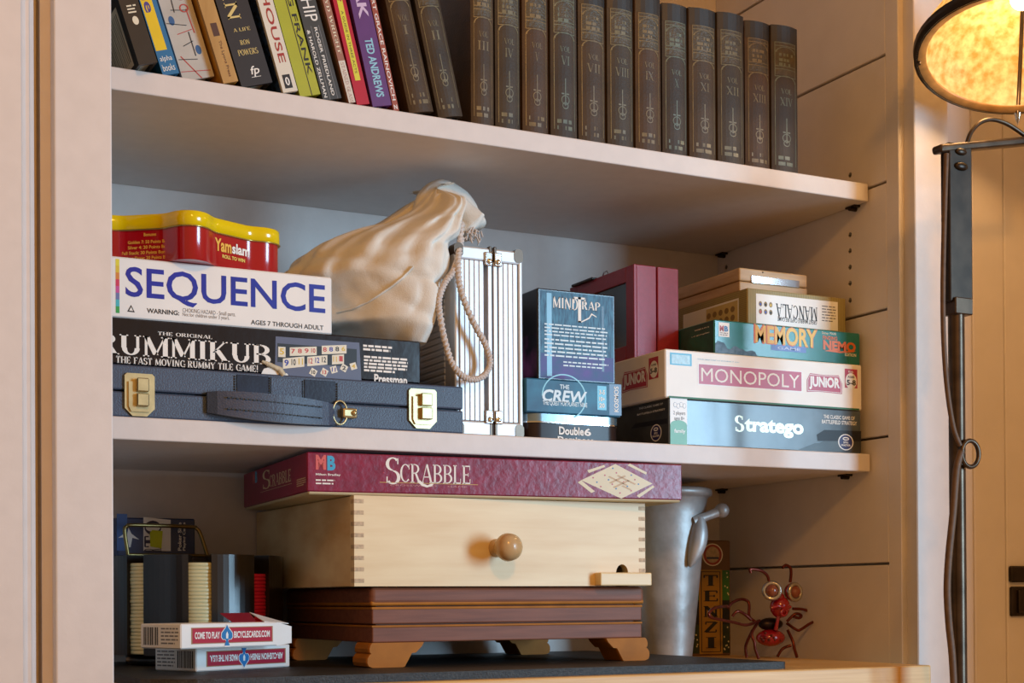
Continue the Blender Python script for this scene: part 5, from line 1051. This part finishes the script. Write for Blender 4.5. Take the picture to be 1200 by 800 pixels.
# ================================================================== floor lamp
ly = -.17
lm = thing('floor_lamp', 'blackened iron floor lamp with a glowing mica shade beside the bookcase', 'lamp', (PY(1121, 700, ly).x, ly, -1.0))
px_ = PY(1121.5, 500, ly).x
IR2 = mat('bronzed_iron', '4a3c30', .32, metal=.75, var=.35, scale=50)
mb = MB(); mb.lathe([(.0078, 0), (.0078, 1.0+PY(1121, 352, ly).z)], IR2, Matrix.Translation((px_, ly, -1.0)), 20); mb.build('pole', lm)
mb = MB(); mb.lathe([(.001, 0), (.12, 0), (.12, .008), (.03, .016), (.012, .03), (.001, .03)], IRON, Matrix.Translation((px_, ly, -1.0)), 32, False); mb.build('base', lm)
xa, xb = PY(1107.5, 260, ly).x, PY(1134.5, 260, ly).x; zt7, zb7 = PY(1120, 170, ly).z, PY(1120, 355, ly).z
mb = MB(); mb.box((xa, ly-.006, zb7), (xb, ly+.006, zt7), IRON, .0015, 2); mb.build('flat_bar', lm)
mb = MB(); mb.box((xa+.004, ly-.009, zb7-.012), (xb-.003, ly+.009, zb7+.004), IR2, .001); mb.build('collar', lm)
for zz, w_ in ((zt7-.008, .006), (zt7-.022, .007)): mb = MB(); mb.ball(((xa+xb)/2, ly-.0065, zz), w_, IRON, 14, (1.2, .45, .6)); mb.build('bolt', lm)
b0, b1_ = PY(1097, 175.5, ly), PY(1240, 162, ly)
mb = MB(); mb.box((b0.x, ly-.007, b0.z-.004), (b1_.x, ly+.007, b0.z+.004), IR2, .003, 3, Matrix.Translation(b0) @ Matrix.Rotation(-math.atan2(b1_.z-b0.z, b1_.x-b0.x), 4, 'Y') @ Matrix.Translation(-b0)); mb.build('cross_arm', lm)
mb = MB(); mb.tube(smooth_pts([PY(1133, 168, ly-.004), PY(1138, 155, ly-.004), PY(1148, 144, ly-.004), PY(1162, 140, ly-.004), PY(1180, 145, ly-.004), PY(1200, 158, ly-.004), PY(1215, 168, ly-.004)], 5), .0022, IR2, 8); mb.build('arched_rod', lm)
CORD = mat('brown_cord', '5e4530', .6, var=.2, scale=200)
mb = MB(); c1 = [(1109, 180), (1106.5, 260), (1105, 340), (1106, 400), (1110, 455), (1117, 500), (1125, 522)]
mb.tube(smooth_pts([PY(x, y, ly-.011) for x, y in c1], 5), .0024, CORD, 8)
mb.tube([PY(1137, 531.5, ly-.012)+V((.0108*math.cos(t), 0, .0125*math.sin(t))) for t in [math.pi*2*k/24 for k in range(24)]], .0023, IR2, 8, True)
mb.tube(smooth_pts([PY(x, y, ly-.011) for x, y in ((1127, 528), (1121, 550), (1117, 600), (1112, 650), (1110, 690), (1112, 730), (1116, 770), (1119, 830))], 5), .0034, CORD, 8); mb.build('cord', lm)
# shade: a shallow mica dome whose mouth is turned down towards the room
sc = PY(1194, 66, ly-.02); _h = V((C0.x-sc.x, C0.y-sc.y, 0)).normalized(); n_ = (V((0, 0, -1))*.965+_h*.27+V((-.05, .03, 0))).normalized(); R_ = .0955
xx_ = V((0, 0, 1)).cross(n_).normalized(); yy_ = n_.cross(xx_)
MS = Matrix(((xx_.x, yy_.x, n_.x, sc.x), (xx_.y, yy_.y, n_.y, sc.y), (xx_.z, yy_.z, n_.z, sc.z), (0, 0, 0, 1)))
FA = math.atan2((-_h).dot(yy_), (-_h).dot(xx_))
mica = bpy.data.materials.new('amber_mica'); mica.use_nodes = True; nt = mica.node_tree; N = nt.nodes; Lk = nt.links; bsdf = N['Principled BSDF']
tcn = N.new('ShaderNodeTexCoord'); nz_ = N.new('ShaderNodeTexNoise'); nz_.inputs['Scale'].default_value = 110; nz_.inputs['Detail'].default_value = 8; Lk.new(tcn.outputs['Object'], nz_.inputs['Vector'])
rp_ = N.new('ShaderNodeValToRGB'); rp_.color_ramp.elements[0].position = .34; rp_.color_ramp.elements[1].position = .66; rp_.color_ramp.elements[0].color = lin('cfa45c'); rp_.color_ramp.elements[1].color = lin('f4e2b4')
Lk.new(nz_.outputs['Fac'], rp_.inputs[0]); Lk.new(rp_.outputs[0], bsdf.inputs['Base Color']); bsdf.inputs['Roughness'].default_value = .4
trn = N.new('ShaderNodeBsdfTranslucent'); mxs = N.new('ShaderNodeMixShader'); mxs.inputs[0].default_value = .45; Lk.new(rp_.outputs[0], trn.inputs['Color']); Lk.new(bsdf.outputs[0], mxs.inputs[1]); Lk.new(trn.outputs[0], mxs.inputs[2]); Lk.new(mxs.outputs[0], N['Material Output'].inputs['Surface'])
pr_ = [(.022, -.078)]+[(R_*math.sin(math.radians(a)), -.078*math.cos(math.radians(a))) for a in range(20, 91, 10)]
mb = MB(); mb.lathe(pr_, mica, MS, 48, False); mb.build('shade', lm)
mb = MB(); mb.lathe([(R_-.0015, .0), (R_+.003, -.001), (R_+.0042, -.009), (R_+.003, -.009)], IRON, MS, 48, False); mb.build('rim', lm)
mb = MB(); mb.lathe([(R_-.0012, .0), (R_-.0085, -.002), (R_-.0088, -.004)], mat('rim_lip', 'a67a44', .4, var=.3, scale=60), MS, 48, False); mb.build('rim_lip', lm)
for k in range(4):
    a = FA+k*math.pi/2; mb = MB(); mb.tube([MS @ V(((r-.002)*math.cos(a), (r-.002)*math.sin(a), z+.002)) for r, z in pr_], .0022, IR2, 6); mb.build('rib', lm)
a = FA; p = MS @ V((R_*math.cos(a), R_*math.sin(a), 0)); mb = MB(); mb.lathe([(.0045, 0), (.003, -.006), (.0003, -.012)], CHROME, Matrix.Translation(p), 4); mb.build('finial', lm)
mb = MB(); mb.tube([MS @ V((0, 0, -.075)), MS @ V((0, 0, -.10)), PY(1235, 60, ly), PY(1235, 163, ly)], .005, IRON, 10); mb.build('stem', lm)
mb = MB(); mb.ball(MS @ V((.0, .0, -.066)), .012, mat('bulb', 'fff0d0', .4, var=0, emit=('ffd9a0', 5)), 20); mb.build('bulb', lm)
l = bpy.data.lights.new('floor_lamp_bulb', 'POINT'); l.energy = .75; l.color = (1, .64, .30); l.shadow_soft_size = .02
o = bpy.data.objects.new('floor_lamp_bulb', l); COL.objects.link(o); o.location = MS @ V((0, 0, -.030))
for o in bpy.data.objects:
    if '_o' in o: del o['_o']
